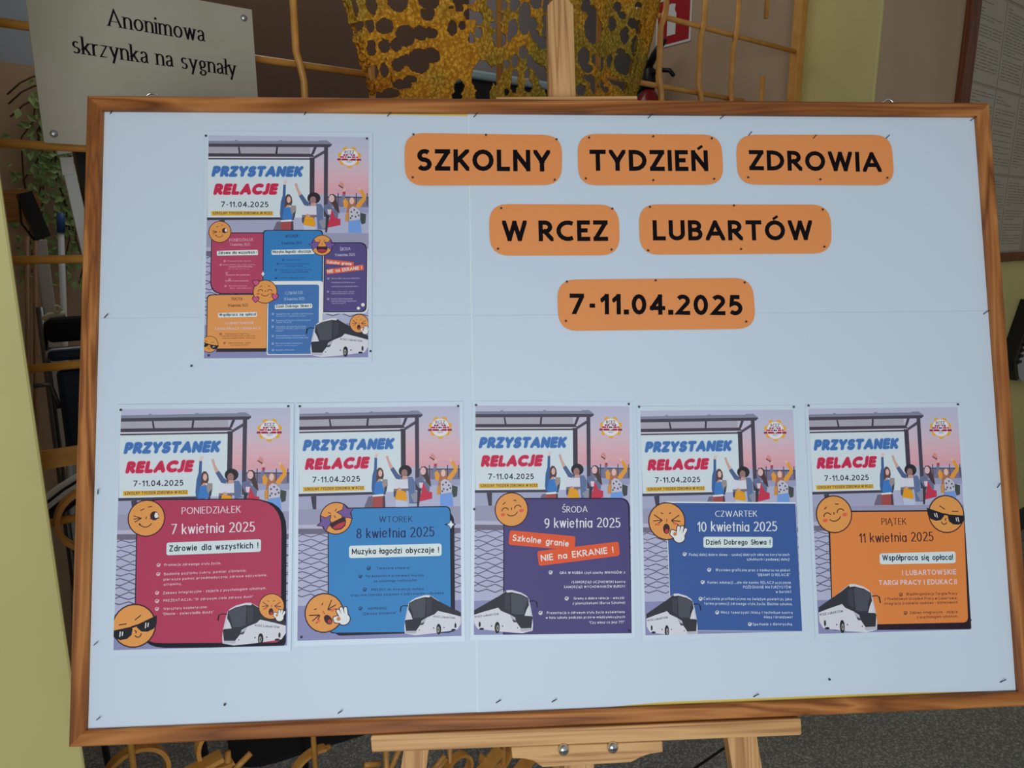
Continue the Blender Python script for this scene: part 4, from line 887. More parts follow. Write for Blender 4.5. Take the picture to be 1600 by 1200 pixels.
for t, z in ((.434, 1.809), (.133, 1.597), (.434, 1.597), (.133, 1.809), (.322, 1.826)):
    b = MB(); b.lathe([(.0055, 0), (.0055, .0015), (.004, .0035), (.001, .0042)], (t, 1.336, z), (0, -1, 0), M_dull, 14); b.build('screw', sg)

# ---------------------------------------------------------------- the pinboard
B0 = (0, -.40, 0)
bd = thing('pinboard', 'large pinboard in an orange-brown wooden frame standing on the easel', 'board', BOARD, B0)
b = MB(); b.box((-.590, -.392, -.009), (.590, .392, -.0012), M_board); b.build('board_panel', bd, label='yellow pinboard face')
def rail(a, c, half, m):
    """mitred rail from outer corner a to outer corner c; profile faces inwards"""
    a, c = Vector((*a, 0)), Vector((*c, 0)); d = (c-a).normalized(); n = Vector((-d.y, d.x, 0)); L = (c-a).length; w = half
    o = bpy.data.objects.new('frame_rail', None)
    b = MB(); prof = [(0, -.014), (0, .0055), (.002, .0075), (w-.003, .0075), (w, .005), (w, -.014)]
    vs = [Vector((u, u*1.0+0, z)) for u, z in []]
    for e in (0, 1):
        for u, z in prof: vs.append(Vector((u if e == 0 else L-u, u, z)))
    k = len(prof); b.add(vs, [(i, (i+1) % k, k+(i+1) % k, k+i) for i in range(k)]+[tuple(range(k)), tuple(range(2*k-1, k-1, -1))], m)
    bpy.data.objects.remove(o)
    me_o = b.build('frame_rail', None, base=(0, 0, 0))
    me_o.parent = bd; ang = math.atan2(d.y, d.x)
    me_o.matrix_local = Matrix.Translation(a-Vector(B0)) @ Matrix.Rotation(ang, 4, 'Z')
    return me_o
W2, H2 = .600, .4012
rail((-W2, -H2), (W2, -H2), .018, M_frame); rail((W2, -H2), (W2, H2), .018, M_frame); rail((W2, H2), (-W2, H2), .018, M_frame); rail((-W2, H2), (-W2, -H2), .018, M_frame)
for x in (-.524, .462):
    b = MB(); b.tube([(x+.008*math.cos(i*math.pi/10), .4012+.008*math.sin(i*math.pi/10), -.003) for i in range(11)], .0013, M_steel, 8); b.lathe([(.002, 0), (.0035, .0008), (.0035, .0014)], (x-.009, .4012, -.003), (0, 1, 0), M_steel, 10); b.build('hanging_ring', bd)
for nm, pts, z in (('upper left', [(-.5815, .1145), (-.114, .1145), (-.114, .3805), (-.3, .3830), (-.5815, .3830)], -.0009), ('lower left', [(-.5815, -.3830), (-.114, -.3830), (-.114, .1148), (-.5815, .1148)], -.0006),
                   ('upper right', [(-.1145, .1125), (.5815, .1125), (.5815, .3830), (-.1145, .3830)], -.0003), ('lower right', [(-.1145, -.3830), (.05, -.3830), (.12, -.3795), (.40, -.3798), (.55, -.3830), (.5815, -.3830), (.5815, .1135), (-.1145, .1135)], 0)):
    b = MB(); b.prism(pts, z-.0002, z, M_paper); o = b.build('backing_paper', None, BOARD, (pts[0][0], pts[0][1], z))
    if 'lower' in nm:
        b = MB(); b.box((pts[0][0]+.002, pts[-1][1]-.0004, z-.0002), (pts[-2][0]-.002, pts[-1][1]+.0004, z+.0002), mat('seam_shade', (.60, .69, .80), .6)); b.build('seam_line', o)  # darker strip: the level seam's thin line of shade, put into colour
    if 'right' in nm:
        b = MB(); xe = pts[0][0]; b.box((xe-.0009, pts[0][1]+.0005, z-.0002), (xe+.0009, pts[-1][1]-.0005, z+.0003), mat('seam_highlight', (.82, .90, .96), .5)); b.build('seam_line', o)  # lighter strip: the bright line along the upright seam, painted as a highlight
    tag(o, 'plain white paper sheet lining the %s part of the pinboard' % nm, 'paper sheet', 'white backing sheets on the pinboard')

# ---------------------------------------------------------------- orange word cards
def pin(x, y, label, group, slant=None, z=.0006):
    b = MB()
    if slant: b.tube([(x, y, z-.0002), (x+slant[0], y+slant[1], z+.0035)], .00055, M_pin, 6)
    else: b.lathe([(.0006, -.001), (.0006, .0012), (.0014, .0013), (.0014, .0018), (.0006, .0021)], (x, y, z), (0, 0, 1), M_pin, 10)
    tag(b.build('pin', None, BOARD, (x, y, 0)), label, 'pin', group)
def where(x, y, w, h):
    v = 'upper' if y > h*.25 else 'lower' if y < -h*.25 else 'middle'; u = 'left' if x < -w*.25 else 'right' if x > w*.25 else 'centre'
    return v+' '+u
CARDS = [
('SZKOLNY', -95.4, 320.8, 207.2, 69.4, (-87.7, -15.0), (87.9, -15.9), 29.1, [(-91.5, 33.1), (3.5, 33.0), (96.8, 27.5), (-93.0, -24.5), (92.9, -27.6)]),
('TYDZIEŃ', 127.0, 321.4, 194.8, 69.1, (-81.8, -15.4), (77.9, -15.5), 28.8, [(-82.0, 29.4), (4.4, 31.6), (84.0, 29.2), (-87.9, -26.3), (2.3, -28.4), (84.9, -26.5)]),
('ZDROWIA', 353.1, 322.3, 215.2, 68.7, (-92.1, -14.8), (91.3, -17.0), 27.7, [(-90.7, 33.4), (-1.8, 29.4), (100.3, 29.9), (-94.7, -25.2), (4.5, -27.9), (98.0, -25.5)]),
('W RCEZ', -3.0, 226.2, 170.8, 68.3, (-69.8, -15.1), (69.6, -15.1), 27.8, [(-70.6, 28.8), (76.2, 28.0), (-75.8, -25.3), (73.5, -27.0)]),
('LUBARTÓW', 239.6, 226.5, 261.3, 67.6, (-113.1, -14.9), (103.7, -15.5), 27.4, [(-115.9, 30.1), (-2.4, 32.0), (119.1, 26.4), (-120.5, -28.5), (4.5, -27.3), (118.5, -24.5)]),
('7-11.04.2025', 128.7, 126.5, 260.7, 66.4, (-115.6, -12.2), (114.1, -16.0), 27.1, [(-118.3, 30.4), (-1.0, 31.3), (118.3, 27.7), (-120.9, -21.4), (118.0, -24.6)])]
for s, cx, cy, w, h, a, c, cap, pins in CARDS:
    cx, cy, w, h, cap = cx/1000, cy/1000, w/1000, h/1000, cap/1000
    t = thing('word_card', 'orange rounded paper card printed with %s in black' % s, 'card', BOARD, (cx, cy, .0006), 'orange word cards of the heading')
    rj = random.Random(s); k = lambda: rj.uniform(-.0012, .0012)
    q = [(cx-w/2+k(), cy-h/2+k()), (cx+w/2+k(), cy-h/2+k()), (cx+w/2+k(), cy+h/2+k()), (cx-w/2+k(), cy+h/2+k())]
    b = MB(); b.prism(rquad(q, [.024+abs(k())*2 for _ in range(4)]), .0007, .0011, M_orange); b.build('card_paper', t)
    b = MB(); b.flatart = True
    for qi, q in enumerate(text_polys(s, 'heavy', (cx+a[0]/1000, cy+a[1]/1000), (cx+c[0]/1000, cy+c[1]/1000), cap)):
        n = len(q); ar = sum(q[i][0]*q[(i+1) % n][1]-q[(i+1) % n][0]*q[i][1] for i in range(n))
        if abs(ar) > 1e-10: b.add([(x, y, .0012+(qi % 17)*.000001) for x, y in q], [tuple(range(n)) if ar > 0 else tuple(reversed(range(n)))], M_black)
    b.build('lettering', t)
    for i, (x, y) in enumerate(pins):
        pin(cx+x/1000, cy+y/1000, 'small dark pin at the %s edge of the orange %s card' % (where(x, y, w*1000, h*1000), s), 'pins holding the word cards', (.0035, .004) if s in ('ZDROWIA',) and i in (0, 1, 2) else None, .0011)

# ---------------------------------------------------------------- posters
POST = {
 'top': ((-348.1, 206.5, 204.6, 289.5, -.4), 'small overview poster with five coloured day panels, alone in the upper left of the pinboard'),
 'p1': ((-448.8, -146.8, 206.9, 291.8, -.5), 'bus stop poster with the red PONIEDZIAŁEK 7 kwietnia panel'),
 'p2': ((-232.9, -145.7, 201.3, 286.4, -.3), 'bus stop poster with the bright blue WTOREK 8 kwietnia panel and a star-eyed face'),
 'p3': ((-15.0, -148.0, 198.8, 286.2, -1.3), 'bus stop poster with the purple ŚRODA 9 kwietnia panel and tilted orange strips'),
 'p4': ((201.6, -155.9, 202.6, 283.6, -.6), 'bus stop poster with the dark blue CZWARTEK 10 kwietnia panel in a white border'),
 'p5': ((425.8, -159.1, 203.2, 288.4, -.4), 'bus stop poster with the orange PIĄTEK 11 kwietnia panel')}
shared = {}
for key, ((cx, cy, w, h, ang), label) in POST.items():
    A = math.radians(ang); sx, sy = w/204, h/288
    Mx = BOARD @ Matrix.Translation((cx/1000, cy/1000, .0007)) @ Matrix.Rotation(A, 4, 'Z') @ Matrix.Diagonal((sx, sy, 1, 1)) @ Matrix.Translation((-.102, .144, 0))
    t = thing('poster', label, 'poster', Mx, (0, 0, 0), 'laminated bus stop posters')
    b = MB(); b.box((-.0045, -.295, 0), (.2085, .006, .0003), M_sheet, .0001); b.build('laminate_sheet', t, label='white laminated sheet edge')
    pr = Print()
    items = ART['picture']
    if 'picture' not in shared:
        b = MB()
        draw(pr, b, items[:11])
        for i in range(15):
            y = 155+i*5.6; pts = [(x, y+(1.9 if (j+i) % 2 else -1.9)+.6*math.sin(i*2.1+j*1.3)) for j, x in enumerate(range(-6, 216, 11))]
            pr.put(b, (92, 86, 108), [q for q in ribbon(pts, lambda d: 1.05)])
        pr.put(b, (134, 134, 176), [[(0, 246), (204, 244), (204, 288), (0, 288)]])
        draw(pr, b, items[11:]); shared['picture'] = b.build('printed_photograph', t).data
        b = MB(); draw(pr, b, ART['headline']); shared['headline'] = b.build('headline', t, label='blue and red headline lettering').data
        b = MB(); draw(pr, b, ART['emblem']); shared['emblem'] = b.build('school_emblem', t, label='yellow cogwheel emblem').data
        top0 = list(pr.done)
    else:
        pr.done = list(top0)
        for nm, lb in (('picture', None), ('headline', 'blue and red headline lettering'), ('emblem', 'yellow cogwheel emblem')):
            o = bpy.data.objects.new({'picture': 'printed_photograph', 'headline': 'headline', 'emblem': 'school_emblem'}[nm], shared[nm]); COL.objects.link(o); o.parent = t
            if lb: o['label'] = lb
    b = MB(); draw(pr, b, ART[key+'_panel']); b.build('text_panel', t)
    b = MB(); draw(pr, b, ART[key+'_lettering']); b.build('lettering', t)
    kinds = {'wink': 'winking orange face', 'shades': 'orange face in sunglasses', 'cough': 'orange face with a wide open mouth and white hand', 'star': 'laughing orange face with purple stars for eyes', 'blush': 'smiling orange face with red cheeks', 'hearts': 'smiling orange face with hearts'}
    def faces(k):
        for it in ART.get(k, []):
            b = MB(); draw(pr, b, [it]); b.build('face_sticker', t, label=kinds[it[1]])
    faces(key+'_face'); b = MB(); draw(pr, b, ART[key+'_bus']); b.build('printed_bus', t, label='white coach lettered RCEZ LUBARTÓW'); faces(key+'_front')
PN = {'top': ('small overview', [(-452.5, 350.6), (-247.2, 348.0), (-445.2, 65.8), (-243.6, 68.7)]), 'p1': ('red PONIEDZIAŁEK', [(-550.9, -.9), (-346.3, .2)]), 'p2': ('blue WTOREK', [(-332.1, -.1), (-133.3, -3.1), (-329.1, -283.9)]),
      'p3': ('purple ŚRODA', [(-110.4, -2.3), (86.7, -4.2), (-114.8, -133.8), (77.8, -290.1)]), 'p4': ('dark blue CZWARTEK', [(100.1, -8.1), (305, -11.6)]), 'p5': ('orange PIĄTEK', [(324.9, -10.2), (528.5, -11.9), (525.1, -291.7)])}
for key, (nm, ps) in PN.items():
    (cx, cy, w, h, _), _l = POST[key]
    for x, y in ps: pin(x/1000, y/1000, 'small dark pin at the %s of the %s poster' % (where(x-cx, y-cy, w, h), nm), 'pins holding the posters', None, .0012)
SH = [(-574.2, 380.0, 'in the top left corner of the white paper'), (-328.7, 380.6, 'on the top edge of the white paper above the small poster'), (-221.1, 379.1, 'on the top edge left of the SZKOLNY card'), (-107.8, 379.0, 'at the top of the upright paper seam'),
 (125.4, 378.9, 'on the top edge above the TYDZIEŃ card'), (224.2, 378.7, 'on the top edge between the TYDZIEŃ and ZDROWIA cards'), (575.5, 378.3, 'in the top right corner of the white paper'), (-574.8, 115.0, 'on the left edge at the level paper seam'), (-577.0, -104.0, 'on the left edge beside the PONIEDZIAŁEK poster, near its middle'),
 (-577.0, -285.3, 'on the left edge beside the foot of the PONIEDZIAŁEK poster'), (-571.7, -373.3, 'in the bottom left corner of the white paper'), (-420.5, -360.7, 'below the PONIEDZIAŁEK poster'), (-285.2, -377.2, 'on the bottom edge below the WTOREK poster'), (-91.4, -372.2, 'on the bottom edge just right of the upright seam'),
 (-22.0, -374.1, 'on the bottom edge below the ŚRODA poster'), (234.5, -377.7, 'on the bottom edge below the CZWARTEK poster'), (560.6, -372.2, 'in the bottom right corner of the white paper'), (573.9, 109.1, 'on the right edge at the level paper seam'), (576.0, -122.9, 'on the right edge beside the PIĄTEK poster'), (-466.4, 52.9, 'just below the small overview poster'), (333.9, -359.6, 'below the gap between the CZWARTEK and PIĄTEK posters')]
for i, (x, y, wh) in enumerate(SH):
    pin(x/1000, y/1000, 'thin dark pin '+wh, 'pins holding the white paper', None if i in (11, 19, 20) else (.006, .0045) if i not in (8, 18) else (.002, .006), .0006)

# ---------------------------------------------------------------- easel
es = thing('easel', 'pale pine easel carrying the framed pinboard', 'easel', BOARD, (0, -1.28, -.05))
def plank(name, pts, z0, z1, ax='Y', lab=None, par=None):
    b = MB(); b.prism(pts, z0, z1, M_pine[ax]); o = b.build(name, par or es, label=lab); bev = o.modifiers.new('soft_edges', 'BEVEL'); bev.width = .0015; bev.segments = 2; bev.limit_method = 'ANGLE'; return o
plank('mast', [(-.003, -.72), (.036, -.72), (.036, .563), (.027, .576), (.011, .576), (-.001, .563), (-.003, .3)], -.062, -.042)
plank('top_clamp', [(-.077, .402), (.117, .404), (.117, .419), (-.077, .416)], -.041, -.017, 'X')
plank('ledge', [(-.243, -.4015), (.291, -.4035), (.291, -.4215), (.289, -.4235), (-.243, -.4215), (-.2445, -.405)], -.06, .0095, 'X')
br = plank('bracket', [(-.074, -.4225), (-.073, -.436), (-.058, -.437), (-.047, -.440), (-.036, -.448), (.074, -.447), (.086, -.4415), (.098, -.438), (.114, -.4365), (.114, -.4235)], -.02, .0093, 'X')
for x, y in ((-.010, -.4275), (.051, -.4275)):
    b = MB(); b.lathe([(.0072, 0), (.0072, .0015), (.006, .0045), (.0035, .006), (.0008, .0064)], (x, y, .0095), (0, 0, 1), M_steel, 18)
    b.box((x-.0035, y-.0006, .0148), (x+.0035, y+.0006, .0164), M_pin); b.box((x-.0006, y-.0035, .0148), (x+.0006, y+.0035, .0164), M_pin); b.build('screw', br)
yf = -1.278
plank('leg', [(-.075, .37), (-.043, .37), (-.1735, -.416), (-.300, yf), (-.334, yf), (-.2055, -.416)], -.041, -.019)
plank('leg', [(.083, .37), (.115, .37), (.243, -.421), (.352, yf), (.314, yf), (.204, -.421)], -.041, -.019)
a_ = BOARD @ Vector((.012, .36, -.078)); c_ = Vector((.115, a_.y+.46, .008))
inv = BOARD.inverted(); b = MB(); b.tube([inv @ a_, inv @ c_], .02, M_pine['Y'], flat=(.015, .009, (1, 0, 0))); b.build('rear_leg', es)

# ---------------------------------------------------------------- framed lists and a comb-bound pad on the wall to the right
nb = thing('notice_frame', 'dark wooden frame of typed lists hanging on the wall right of the opening', 'notice board', WALL, (3.2, 1.134, 1.33))
b = MB(); b.box((2.74, 1.122, 1.35), (4.1, 1.1335, 2.9), mat('grey_board_face', alb(142, 134, 122), .6)); b.build('board_panel', nb)
for a, c, ax in (((2.722, 1.112, 1.345), (2.792, 1.1335, 2.92), 'Z'), ((2.7925, 1.112, 1.335), (4.12, 1.1335, 1.371), 'X')):
    b = MB(); b.box(a, c, M_dwood, .003); b.build('frame_rail', nb)
m_list = mottled('grey_list_paper', alb(164, 154, 140), alb(154, 148, 132), 6, .5)
m_line = mat('grey_typed_lines', alb(124, 116, 106), .7)
rj = random.Random(3); k = 0
for x0, col in ((2.80, 'first'), (3.02, 'second'), (3.24, 'third')):
    for j, (z0, z1) in enumerate(((1.378, 1.655), (1.665, 1.945), (1.955, 2.235), (2.245, 2.525))):
        t = thing('typed_list', 'typed list in the %s column of the dark wall frame, %s row up' % (col, ('first', 'second', 'third', 'fourth')[j]), 'paper list', WALL, (x0, 1.1215, z0), 'typed lists in the wall frame')
        b = MB(); b.box((x0, 1.1203, z0), (x0+.212, 1.1215, z1), m_list); b.build('list_paper', t)
        b = MB(); z = z1-.02
        while z > z0+.02:
            if rj.random() > .12:
                xx = x0+.012
                while xx < x0+.19:
                    wl = rj.uniform(.012, .05); b.add([(xx, 1.1200, z), (min(x0+.2, xx+wl), 1.1200, z), (min(x0+.2, xx+wl), 1.1200, z+.0032), (xx, 1.1200, z+.0032)], [(0, 1, 2, 3)], m_line); xx += wl+rj.uniform(.002, .012)
                    if rj.random() < .08: break
            z -= .0105
        b.build('typed_lines', t)
pd = thing('comb_bound_pad', 'grey pad with a black toothed binding hanging on the yellow wall below the framed lists', 'pad', WALL, (3.62, 1.12, .78))
b = MB(); b.prism([(3.50, .905), (3.525, .86), (3.60, .815), (3.90, .78), (4.0, 1.15), (3.62, 1.16)], 1.085, 1.125, mat('grey_pad_cover', alb(150, 152, 156), .5), 'y'); b.build('pad_cover', pd)
b = MB()
b.prism([(3.455, .93), (3.47, .88), (3.52, .83), (3.54, .835), (3.50, .9), (3.62, 1.16), (3.59, 1.17)], 1.08, 1.133, M_blk, 'y')
for i in range(11):
    u = i/10; x, z = 3.492+.118*u, .915+.238*u; b.box((x-.002, 1.074, z-.008), (x+.034, 1.0845, z+.004), M_blk, .001)
b.build('comb_binding', pd)

# ---------------------------------------------------------------- yellow crocheted lace hanging in front of the grille
HOLES = [(0.55,1.8,0.004,0.009),(0.561,1.789,0.004,0.007),(0.57,1.802,0.005,0.007),(0.581,1.796,0.008,0.01),(0.602,1.795,0.005,0.007),(0.596,1.814,0.009,0.006),(0.623,1.794,0.009,0.008),(0.692,1.828,0.011,0.014),(0.655,1.781,0.011,0.012),(0.68,1.787,0.009,0.008),(0.7,1.79,0.009,0.006),(0.588,1.757,0.005,0.01),(0.605,1.76,0.005,0.009),(0.624,1.764,0.006,0.007),(0.641,1.766,0.006,0.007),(0.679,1.743,0.014,0.014),(0.702,1.755,0.011,0.009),(0.658,1.743,0.008,0.006),(0.645,1.735,0.007,0.007),(0.625,1.726,0.005,0.008),(0.609,1.723,0.005,0.008),(0.593,1.719,0.005,0.011),(0.653,1.704,0.011,0.005),(0.666,1.713,0.008,0.004),(0.637,1.69,0.009,0.005),(0.622,1.681,0.009,0.007),(0.734,1.841,0.006,0.006),(0.751,1.836,0.006,0.005),(0.739,1.803,0.005,0.009),(0.756,1.809,0.005,0.006),(0.775,1.791,0.004,0.008),(0.79,1.825,0.007,0.009),(0.828,1.856,0.018,0.01),(0.865,1.861,0.007,0.01),(0.833,1.835,0.009,0.007),(0.829,1.819,0.011,0.005),(0.865,1.82,0.008,0.011),(0.887,1.839,0.01,0.022),(0.909,1.87,0.011,0.009),(0.937,1.869,0.011,0.014),(0.904,1.829,0.007,0.012),(0.937,1.841,0.009,0.009),(0.936,1.822,0.009,0.006),(0.911,1.812,0.006,0.008),(0.837,1.798,0.012,0.011),(0.931,1.802,0.013,0.009),(0.859,1.806,0.004,0.008),(0.888,1.782,0.006,0.009),(0.802,1.728,0.018,0.023),(0.83,1.735,0.007,0.014),(0.84,1.745,0.006,0.009),(0.855,1.758,0.005,0.006),(0.872,1.765,0.006,0.009),(0.902,1.767,0.005,0.009),(0.916,1.759,0.007,0.006),(0.873,1.74,0.005,0.008),(0.873,1.721,0.005,0.009),(0.899,1.743,0.004,0.008),(0.902,1.723,0.006,0.008),(0.929,1.75,0.009,0.01),(0.936,1.736,0.009,0.011),(0.954,1.725,0.011,0.018),(0.802,1.698,0.012,0.009),(0.857,1.71,0.004,0.005),(0.958,1.752,0.007,0.013),(0.771,1.828,0.009,0.007),(0.739,1.801,0.005,0.007),(0.789,1.801,0.007,0.007),(0.756,1.708,0.007,0.009),(0.753,1.691,0.008,0.006),(1.041,1.888,0.009,0.01),(1.059,1.878,0.01,0.008),(1.065,1.85,0.017,0.021),(1.087,1.847,0.007,0.015),(1.043,1.794,0.011,0.013),(1.082,1.794,0.012,0.008),(1.055,1.774,0.012,0.005),(1.102,1.788,0.005,0.01),(1.081,1.743,0.01,0.01),(1.065,1.757,0.012,0.005),(1.176,1.801,0.023,0.015),(1.205,1.798,0.005,0.011),(1.162,1.824,0.01,0.004),(1.209,1.841,0.012,0.016),(1.218,1.879,0.014,0.01),(1.171,1.856,0.009,0.012),(1.191,1.883,0.011,0.007),(1.159,1.893,0.008,0.005),(1.143,1.906,0.009,0.007),(1.129,1.8,0.008,0.009),(1.136,1.768,0.009,0.004),(1.151,1.765,0.009,0.006),(1.17,1.762,0.008,0.006),(1.106,1.751,0.008,0.005),(1.184,1.756,0.011,0.007),(1.129,1.871,0.01,0.01),(1.208,1.918,0.011,0.005),(1.124,1.744,0.008,0.004),(1.042,1.732,0.01,0.007)]
m_yarn = mat('yellow_yarn', (.5, .3, .05), .9, spec=.1)
nt = m_yarn.node_tree; p = nt.nodes['Principled BSDF']; tc = nt.nodes.new('ShaderNodeTexCoord')
vo = tex(150, 'ShaderNodeTexVoronoi'); dn = tex(120); va = nt.nodes.new('ShaderNodeVectorMath'); va.operation = 'MULTIPLY_ADD'; va.inputs[1].default_value = (.012, .012, .012); nt.links.new(dn.outputs['Color'], va.inputs[0]); nt.links.new(tc.outputs['Object'], va.inputs[2]); nt.links.new(va.outputs[0], vo.inputs['Vector']); nz = tex(7); nz.inputs['Detail'].default_value = 3
r1 = nt.nodes.new('ShaderNodeValToRGB'); e = r1.color_ramp.elements; e[0].position = .40; e[0].color = (*alb(168, 148, 66), 1); e[1].position = .84; e[1].color = (*alb(176, 102, 36), 1); q = e.new(.56); q.color = (*alb(224, 160, 58), 1)
r2 = nt.nodes.new('ShaderNodeValToRGB'); e = r2.color_ramp.elements; e[0].position = .1; e[0].color = (1, 1, 1, 1); e[1].position = .66; e[1].color = (.52, .42, .28, 1)
mx = nt.nodes.new('ShaderNodeMix'); mx.data_type = 'RGBA'; mx.blend_type = 'MULTIPLY'; mx.inputs[0].default_value = 1
bp = nt.nodes.new('ShaderNodeBump'); bp.inputs['Strength'].default_value = 1; bp.inputs['Distance'].default_value = .003; bp.invert = True
for a, c in ((nz.outputs['Fac'], r1.inputs['Fac']), (vo.outputs['Distance'], r2.inputs['Fac']), (r1.outputs['Color'], mx.inputs[6]), (r2.outputs['Color'], mx.inputs[7]), (mx.outputs[2], p.inputs['Base Color']), (vo.outputs['Distance'], bp.inputs['Height']), (bp.outputs['Normal'], p.inputs['Normal'])): nt.links.new(a, c)
def lace():
    root = thing('crochet_lace', 'large yellow crocheted openwork hanging before the grille behind the easel top', 'crochet lace', WALL, (1.0, 1.22, 1.62))
    NU, NV = 330, 200; z0, z1 = 1.58, 2.12; U0, U1 = .455, 1.045
    def shape(u, v):
        a = (U0+(U1-U0)*u)*math.tau; z = z0+(z1-z0)*v; g = max(0., min(1.15, (z-1.66)/.26)); A = .292+.096*g**.7; Bq = .07+.035*v
        ca, sa = math.cos(a), math.sin(a); ruff = 1+.05*math.sin(a*15+3*v)+.03*math.sin(a*7)
        return Vector((.955+A*ca*(1+.006*math.sin(a*23)), 1.222+Bq*sa*ruff, z+.065*ca))
    def hole(p, u, v):
        if p.z < 1.90+.09*(p.x-.98)/.35:
            return any(((p.x-h[0])/h[2])**2+((p.z-h[1])/h[3])**2 < (1.5 if .75 < h[0] < 1.03 else 1.85) for h in NEAR[int(p.x*40)])
        a = u*34; r = v*15; k = int(r); fr = r-k; x = (a*(1 if k % 2 else .5)+.31*k) % 1
        return ((x-.5)/.3)**2+((fr-.5)/.38)**2 < 1
    NEAR = {}
    for i in range(0, 80): NEAR[i] = [h for h in HOLES if abs(h[0]-(i+.5)/40) < .05]
    bm = bmesh.new(); grid = {}; rr = random.Random(11); B0 = Vector(root['_b'])
    for i in range(NU+1):
        for j in range(NV+1):
            p = shape(i/NU, j/NV); d = (p-Vector((.983, 1.222, p.z))).normalized()
            grid[i, j] = bm.verts.new(p+d*rr.uniform(-.0022, .0022)-B0)
    for i in range(NU):
        for j in range(NV):
            if not hole(shape((i+.5)/NU, (j+.5)/NV), (i+.5)/NU, (j+.5)/NV): bm.faces.new((grid[i, j], grid[i+1, j], grid[i+1, j+1], grid[i, j+1]))
    bmesh.ops.delete(bm, geom=[v for v in bm.verts if not v.link_faces], context='VERTS')
    edge = [v for v in bm.verts if v.is_boundary]
    for _ in range(3): bmesh.ops.smooth_vert(bm, verts=edge, factor=.5, use_axis_x=True, use_axis_y=True, use_axis_z=True)
    me = bpy.data.meshes.new('lace_body'); bm.to_mesh(me); bm.free(); me.materials.append(m_yarn)
    for pg in me.polygons: pg.use_smooth = True
    o = bpy.data.objects.new('lace_body', me); COL.objects.link(o); o.parent = root
    s = o.modifiers.new('yarn', 'SOLIDIFY'); s.thickness = .004; s.offset = 0
    b = MB()
    for k in range(12):
        u = .1+.8*(k+.5)/12; pts = [shape(u+.004*math.sin(j*.4+k), .62+.38*j/29)+Vector((0, -.003, 0)) for j in range(30)]
        b.tube(pts, [.0032+.001*math.sin(j*1.5) for j in range(30)], m_yarn, 6)
    b.build('yarn_ribs', root)
lace()

# ---------------------------------------------------------------- things in the alcove behind the grille
# fire extinguisher and its sign on the side wall
fs = thing('fire_sign', 'red fire extinguisher sign with a white pictogram on the side wall', 'sign', WALL, (2.198, 1.91, 2.12))
b = MB(); b.box((2.1955, 1.842, 2.137), (2.1995, 1.992, 2.29), M_red); b.box((2.1962, 1.834, 2.129), (2.1997, 2.000, 2.298), M_white); b.build('sign_plate', fs)
b = MB()
b.prism([(1.945, 2.165), (1.905, 2.165), (1.903, 2.235), (1.912, 2.250), (1.908, 2.268), (1.93, 2.274), (1.955, 2.262), (1.965, 2.225), (1.958, 2.222), (1.948, 2.25), (1.94, 2.252), (1.945, 2.235)], 2.1945, 2.1953, M_white, 'x'); b.build('pictogram', fs)
fe = thing('fire_extinguisher', 'dark red fire extinguisher with black lever hanging on the side wall below the red sign', 'fire extinguisher', WALL, (2.12, 1.96, 1.42))
b = MB(); b.lathe([(.06, 0), (.066, .01), (.066, .40), (.055, .45), (.03, .485), (.02, .50)], (2.12, 1.955, 1.47), (0, 0, 1), M_ext, 24); b.build('cylinder', fe)
b = MB(); b.lathe([(.022, 0), (.024, .03), (.02, .07), (.012, .08)], (2.12, 1.955, 1.97), (0, 0, 1), M_blk, 14); b.build('valve', fe)
b = MB(); b.tube([(2.12, 1.965, 2.045), (2.115, 1.93, 2.085), (2.11, 1.88, 2.13)], [.014, .014, .011], M_blk, 10); b.build('lever', fe)
b = MB(); b.tube([(2.12, 1.955, 2.02), (2.11, 1.90, 2.03), (2.11, 1.85, 2.02), (2.11, 1.83, 2.0)], [.009, .009, .008, .007], M_blk, 10); b.build('handle', fe)
b = MB(); b.tube([(2.12, 1.975, 1.99), (2.10, 2.015, 1.96), (2.10, 2.022, 1.85), (2.11, 2.016, 1.6)], .012, M_blk, 10); b.build('hose', fe)
b = MB(); b.lathe([(.0668, 0), (.0668, .07)], (2.12, 1.955, 1.78), (0, 0, 1), M_white, 24); b.build('label_band', fe)
# black case with a pale lid behind the lace
bc = thing('storage_case', 'black case with a pale blue lid standing behind the yellow lace', 'case', WALL, (1.62, 2.3, 0))
b = MB(); b.box((1.41, 2.08, 0), (1.84, 2.5, 1.945), M_blk, .01); b.build('case_body', bc)
b = MB(); b.box((1.40, 2.07, 1.9455), (1.85, 2.51, 1.972), mat('pale_blue_lid', alb(150, 176, 190), .4), .008); b.build('case_lid', bc)
# climbing plant on the tan wall
cp = thing('climbing_plant', 'green climbing plant trailing down the tan wall behind the grille', 'plant', WALL, (.22, 2.59, 1.45))
m_leaf = mottled('green_leaf', alb(104, 136, 84), alb(140, 164, 110), 14, .6); m_stem = mat('brown_stem', alb(74, 60, 40), .8)
b = MB(); stems = []
for k in range(9):
    x, z = .255+.016*(k % 3), 1.93-.025*k; pts = [(x, 2.585, z)]; rj = random.Random(k)
    for i in range(9): pts.append((pts[-1][0]+rj.uniform(-.024, .020)-(.012 if k in (1, 4) else 0), 2.585-rj.uniform(0, .03), pts[-1][2]-rj.uniform(.03, .07)))
    b.tube(pts, .0022, m_stem, 6); stems.append(pts)
for z in (1.86, 1.835, 1.80): b.tube([(.28, 2.585, z+.03), (.225, 2.575, z+.028), (.19, 2.57, z+.006), (.155, 2.565, z-.03)], .0024, m_stem, 6)
b.build('stem', cp)
b = MB(); rj = random.Random(5)
